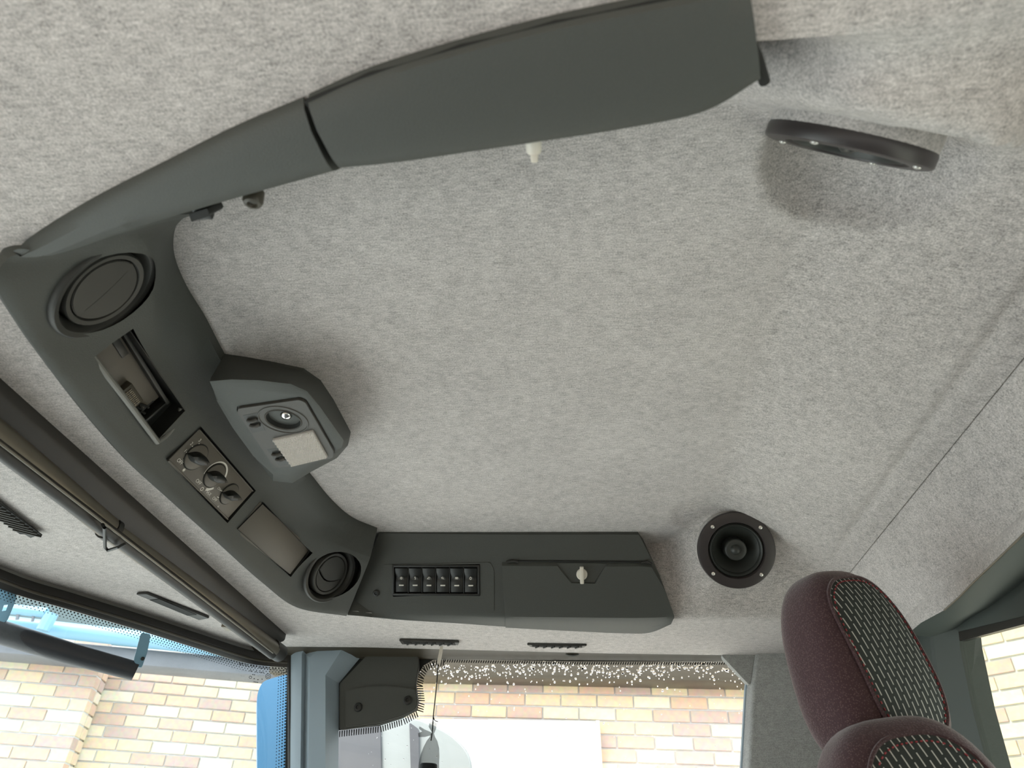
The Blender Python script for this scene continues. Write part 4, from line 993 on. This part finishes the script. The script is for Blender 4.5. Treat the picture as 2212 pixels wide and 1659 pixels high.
def cushion(fr, a, b, c, parent, name, pa, pb, **kw):
    rows, loc = superq(fr, a, b, c, **kw)
    o = mk(name, MB().grid(rows, closed_v=True), 'knit', parent, smooth=80)
    # centre panel: the part of the same surface inside an oval of the front, lifted by 1.5 mm
    n = 40; m = 44
    # project a grid of local (x,y) onto the front surface by bilinear search on the cushion
    cand = [(l, fr) for rr in loc for l in rr if l[2] > -c*.2]
    def surf(x, y):
        # implicit: solve z on the superquadric
        yy = max(-.9999, min(.9999, y/b)); cp = abs(yy)**(1/.78); cosph = math.sqrt(max(0, 1-cp*cp))
        k = 1+kw.get('taper', 0)*yy; ax = a*(cosph**.62)*k
        if ax < 1e-6: return kw.get('shear', 0)*yy*yy
        xr = min(1, abs(x)/ax); cx = xr**(1/kw.get('e', .55)); sx = math.sqrt(max(0, 1-cx*cx))
        return c*(cosph**.62)*(sx**(kw.get('e', .55)*1.25))*(1+kw.get('taper', 0)*.3*yy)+kw.get('shear', 0)*yy*yy
    g = []; uvs = []
    for i in range(n+1):
        row = []
        for j in range(m+1):
            s = -1+2*i/n; t = -1+2*j/m
            x = pa*s*(1-.20*abs(t)**4); y = pb*t*(1-.20*abs(s)**3)
            z = surf(x, y)+.0016
            row.append(fr.p(x, y, z)); uvs.append((x, y))
        g.append(row)
    mb = MB().grid(g); me_o = mk('centre_panel', mb, 'dash', o, smooth=80, normals=False)
    me_o['label'] = 'dark panel patterned with white dashes'
    uvl = me_o.data.uv_layers.new(name='UVMap')
    for lp in me_o.data.loops: uvl.data[lp.index].uv = uvs[lp.vertex_index]
    # stitched edge
    edge = [g[i][0] for i in range(n+1)]+[g[n][j] for j in range(1, m+1)]+[g[i][m] for i in range(n-1, -1, -1)]+[g[0][j] for j in range(m-1, -1, -1)]
    cc = sum(edge, Vector())/len(edge)
    mk('piping', MB().tube([p+fr.n*.0004 for p in edge], .0022, 6, cap=False), 'knit', o)
    st_ = MB()
    for k_ in (0.94,):
        ee = [cc+(p-cc)*k_ for p in edge]
        pts = []
        for i in range(len(edge)):
            lx = (edge[i]-fr.o).dot(fr.u)*k_; ly = (edge[i]-fr.o).dot(fr.v)*k_
            pts.append(fr.p(lx, ly, surf(lx, ly)+.0024))
        for i in range(0, len(pts)-1, 2): st_.tube([pts[i], pts[i].lerp(pts[i+1], .8)], .0008, 5)
    mk('red_stitching', st_, 'red', o, kind='stuff')
    return o
hc = CAM+ray(1850, 1437)*.95
view = -ray(1862, 1440); view.z = 0; view.normalize()
side = Z.cross(view).normalized()
if side.x < 0: side = -side
th = math.radians(50)
wv = view*math.cos(th)+side*math.sin(th); wv = (wv+Vector((0, 0, .04))).normalized()
upv = (Z*1.0-side*.42-view*.05).normalized()
frH = Fr(hc, upv.cross(wv), upv, wv)
hr = cushion(frH, .080, .108, .052, seat, 'headrest', .056, .092, e=.55, taper=-.2, shear=.0)
hcb = CAM+ray(2050, 1940)*.88
upb = (Z*1.0-side*.22-view*.05).normalized()
thb = math.radians(28); wb = (view*math.cos(thb)+side*math.sin(thb)).normalized()
frB = Fr(hcb, upb.cross(wb), upb, wb)
cushion(frB, .100, .150, .058, seat, 'backrest', .068, .130, e=.5, taper=-.10)
mk('headrest_post', MB().tube([hc+upv*-.10+frH.u*.03, hcb+upb*.12+frB.u*.03], .007, 10).tube([hc+upv*-.10-frH.u*.03, hcb+upb*.12-frB.u*.03], .007, 10), 'chrome', seat)
mk('seat_base', MB().box(R(.36, .86, -.75), X, Y, Z, .22, .22, .07, .03).tube([R(.36, .86, -.8), R(.36, .86, -1.22)], .09, 20), 'knit', seat)
mk('backrest_frame', MB().box(hcb+Vector((0, .03, -.35)), X, Y, Z, .15, .04, .30, .02), 'knit', seat)

# ================================================================ OUTSIDE
BR = MB().box(Vector((0, 0, 0)), X, Y, Z, .12, .0575, .0355, .0025)
bme = bpy.data.meshes.new('brick'); bme.from_pydata(BR.v, [], BR.f); bme.materials.append(M['brick'])
BRh = MB().box(Vector((0, 0, 0)), X, Y, Z, .0575, .0575, .0355, .0025)
bmh = bpy.data.meshes.new('brick_half'); bmh.from_pydata(BRh.v, [], BRh.f); bmh.materials.append(M['brick'])
def wall(name, lab, o, d, zlo, zhi, s0, s1, S0=None, S1=None, proud=.003, z_low=-2.4, phase=0):
    """brick wall through point o (world, on its face), running along d; single bricks in s0..s1, zlo..zhi, a joined rest around"""
    d = Vector(d).normalized(); n = Vector((d.y, -d.x, 0))
    if n.dot(CAM-o) < 0: n = -n
    ang = math.atan2(d.y, d.x)
    t = thing(name, Vector((o.x, o.y, 0)), lab, None); t['kind'] = 'structure'
    S0 = s0-1.2 if S0 is None else S0; S1 = s1+1.2 if S1 is None else S1
    c = o+d*((S0+S1)/2)-n*(.06+proud+.008); c.z = CAM.z+(z_low+zhi)/2
    mk('mortar_bed', MB().box(c, d, n, Z, (S1-S0)/2, .06, (zhi-z_low)/2), 'mortar', t)
    rest = MB(); cnt = 0
    j = 0; z = CAM.z+zhi-.04
    while z > .03:
        off = (.125 if j % 2 else 0)+phase
        k = math.floor(S0/.25)
        while k*.25+off+.13 < S1:
            s = k*.25+off+.125; k += 1
            if s-.12 < S0: continue
            p = o+d*s; p = Vector((p.x, p.y, z))-n*(.0575-proud*random.uniform(0, 1.5))
            if s0 < s < s1 and z > CAM.z+zlo:
                b = bpy.data.objects.new('brick', bme); COL.objects.link(b); b.parent = t
                b.location = p-t.location; b.rotation_euler = (0, 0, ang+random.uniform(-.004, .004)); cnt += 1
            elif z > CAM.z-.9: rest.box(p, d, n, Z, .12, .0575, .0355)
        j += 1; z -= .0833
    if rest.v: mk('far_bricks', rest, 'brick', t, smooth=0, kind='stuff')
    return t, d, n
# middle wall, parallel to the cab's side
o2 = CAM+ray(1250, 1500)*(5.15/ray(1250, 1500).y); o2.z = CAM.z
wm, dm_, nm_ = wall('wall_outside_middle', 'sunlit yellow and tan brick wall outside the side window', o2, (1, 0, 0),   .42, 1.15, -1.75, 1.75, -2.2, 1.8)
# left wall: receding to the right; projecting pier at its left
dl = Vector((.955, .295, 0)).normalized(); pL = CAM+ray(300, 1470)*(5.5/ray(300, 1470).y); pL.z = CAM.z
nl_ = Vector((dl.y, -dl.x, 0)); nl_ = nl_ if nl_.dot(CAM-pL) > 0 else -nl_
sc_ = onP(235, 1500, pL, nl_)-pL
wall('wall_outside_left', 'brick wall outside the windscreen, right of the projecting pier', pL, dl, .62, 1.42, -.45, 1.75, -3.2, 2.2)
pP = pL+nl_*.26
s_c = (onP(196, 1500, pP, nl_)-pP).dot(dl)
wall('pier_outside', 'projecting brick pier outside the windscreen at the left edge', pP, dl, .55, 1.38, s_c-1.35, s_c, s_c-2.6, s_c-.010, phase=(s_c % .25))
# header faces on the pier's return
t = [o for o in bpy.data.objects if o.name == 'pier_outside'][0]
z = CAM.z+1.38-.04; j = 0
while z > CAM.z+.5:
    for k in range(2):
        if k == 0 and j % 2 == 0: continue
        b = bpy.data.objects.new('brick', bmh); COL.objects.link(b); b.parent = t
        p = pP+dl*(s_c-.0600)-nl_*(.0575+.125*k); b.location = Vector((p.x, p.y, z))-t.location; b.rotation_euler = (0, 0, math.atan2(dl.y, dl.x))
    z -= .0833; j += 1
mk('mortar_return', MB().box(pP+dl*(s_c-.075)-nl_*.13+Z*.9, dl, nl_, Z, .055, .11, .45), 'mortar', t)
# right wall seen through the rear window
dr = Vector((-.62, .785, 0)).normalized(); pR = CAM+ray(2150, 1470)*5.2; pR.z = CAM.z
wall('wall_outside_rear', 'shaded brick wall seen through the rear window', pR, dr, -.1, 1.75, -.75, 1.05, -2.5, 2.0)

# gutter beams along the wall heads
def beam(name, lab, cat, p, d, s0, s1, z0, z1, depth, mat, bev=.02):
    d = Vector(d).normalized(); n = Vector((d.y, -d.x, 0)); n = n if n.dot(CAM-p) > 0 else -n
    c = p+d*((s0+s1)/2)+n*(depth/2-.02); c.z = CAM.z+(z0+z1)/2
    return mk(name, MB().box(c, d, n, Z, (s1-s0)/2, depth/2, (z1-z0)/2, bev), mat, label=lab, cat=cat)
q0 = pP+nl_*.28
beam('eaves_board', 'dark grey eaves board over the left brick wall', 'eaves', pP, dl, -4, 2.3, onP(300, 1437, q0, nl_).z-CAM.z, onP(300, 1400, q0, nl_).z-CAM.z, .30, 'slate', .02)
q0 = o2+nm_*.23
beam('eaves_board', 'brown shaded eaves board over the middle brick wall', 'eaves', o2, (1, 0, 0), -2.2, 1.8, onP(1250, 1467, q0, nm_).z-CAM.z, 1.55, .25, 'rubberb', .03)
g1 = onP(30, 1350, pP+nl_*.34, nl_); g2 = onP(330, 1384, pP+nl_*.34, nl_)
mk('gutter', MB().tube([g1-(g2-g1)*.8, g1, g2, g2+(g2-g1)*.8], .058, 16), 'bluel', label='pale blue round gutter above the left eaves board', cat='gutter')
sh = thing('canopy_frame', onP(95, 1345, pP+nl_*.5, nl_), 'pale blue steel canopy frame above the brick wall at the left', 'canopy')
q = pP+nl_*.5
mk('post', MB().tube([onP(112, 1326, q, nl_), onP(92, 1362, q, nl_)], .045, 10), 'bluel', sh)
mk('beam', MB().tube([onP(-20, 1312, q, nl_), onP(45, 1318, q, nl_), onP(100, 1324, q, nl_)], .035, 10), 'bluel', sh)
mk('strut', MB().tube([onP(42, 1316, q, nl_), onP(37, 1338, q, nl_)], .012, 8), 'slate', sh)
mk('strut', MB().tube([onP(76, 1318, q, nl_), onP(70, 1342, q, nl_)], .010, 8), 'slate', sh)
bgp = MB(); q2 = pP-nl_*.8
mk('neighbouring_roof', MB().prism([onP(*p, q2, nl_) for p in [(-200, 1180), (60, 1200), (300, 1290), (640, 1390), (640, 1440), (-200, 1420)]], -nl_*.3, .02), 'roofing', label='pale sloping roof behind the blue canopy frame', cat='roof')
# white blank panel in the wall
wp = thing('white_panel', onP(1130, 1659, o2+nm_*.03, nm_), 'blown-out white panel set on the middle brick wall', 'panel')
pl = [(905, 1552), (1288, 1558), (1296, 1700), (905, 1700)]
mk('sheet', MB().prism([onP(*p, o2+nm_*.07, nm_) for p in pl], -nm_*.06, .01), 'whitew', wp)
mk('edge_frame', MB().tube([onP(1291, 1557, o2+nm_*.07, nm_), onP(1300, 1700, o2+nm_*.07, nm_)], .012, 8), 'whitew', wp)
# stand-in for side window reflections, and the exterior front mirror
ym = 1.78
mr = thing('side_reflection_shape', onY(880, 1700, ym), 'large pale grey shape standing in for reflections in the side window corner', 'mirror')  # solid shape imitating reflections and wipe marks on the side glass
def solid_px(pts, Yd, th, rad, bev): return MB().prism(roundpoly([onY(*p, Yd) for p in pts], rad, 6), (0, th, 0), bev, 3)
mk('shell', solid_px([(640, 1545), (900, 1550), (975, 1585), (1018, 1630), (1024, 1760), (640, 1760)], ym, .09, .03, .012), 'reflg', mr)
mk('reflection_band', solid_px([(640, 1555), (822, 1562), (826, 1760), (640, 1760)], ym-.006, .02, .01, .004), 'slate', mr)
mk('reflection_band', solid_px([(884, 1560), (905, 1575), (906, 1760), (890, 1760)], ym-.006, .02, .006, .003), 'slate', mr)
def wside(px, py, k): return CAM+ray(px, py)*k
bm_ = thing('front_mirror', wside(590, 1700, 1.9), 'blue rounded mirror housing outside the windscreen beside the pillar', 'mirror')
nb = -ray(590, 1560); nb.z = 0; nb.normalize()
cb_ = wside(590, 1560, 1.95)
pts = [onP(*p, cb_, nb) for p in [(556, 1760), (555, 1500), (566, 1472), (618, 1456), (632, 1462), (632, 1760)]]
mk('housing', MB().prism(roundpoly(pts, .02, 6), -nb*.10, .010, 3), 'blue', bm_)
mk('arm', MB().tube([onP(600, 1740, cb_-nb*.05, nb), onP(600, 1900, cb_-nb*.05, nb)], .014, 10), 'bar', bm_)
# grab bar with two blue brackets in front of the windscreen
gbar = thing('grab_bar', wside(150, 1400, 1.45), 'dark tube on two blue brackets mounted outside the windscreen', 'bar')
gn = -ray(170, 1380); gn.z = 0; gn.normalize(); gc = wside(170, 1380, 1.42)
gp_ = lambda px, py, off=0: onP(px, py, gc+gn*off, gn)
mk('tube', MB().tube([gp_(-220, 1300), gp_(0, 1365), gp_(150, 1411), gp_(293, 1450)], [.0175, .0175, .0165, .0150], 20), 'bar', gbar, smooth=60)
def brk(pts, hole=None):
    o = mk('bracket', MB().prism(roundpoly([gp_(*p, .012) for p in pts], .004, 4), -gn*.004, .0008), 'bluel', gbar)
    o['label'] = 'pale blue bracket plate'
    if hole: cut(o, [MB().prism([gp_(*p, .03) for p in hole], -gn*.06)])
    return o
brk([(-70, 1262), (0, 1268), (35, 1283), (36, 1292), (16, 1340), (4, 1347), (-70, 1345)], [(9, 1300), (18, 1299), (13, 1313), (4, 1314)])
brk([(305, 1366), (326, 1370), (318, 1410), (306, 1443), (296, 1440), (289, 1426)])
mk('bracket_bolt', MB().lathe(Fr(gp_(308, 1423, .013), X, None, gn), [(.003, 0), (.003, .002), (.0001, .0025)], 12), 'black', gbar)
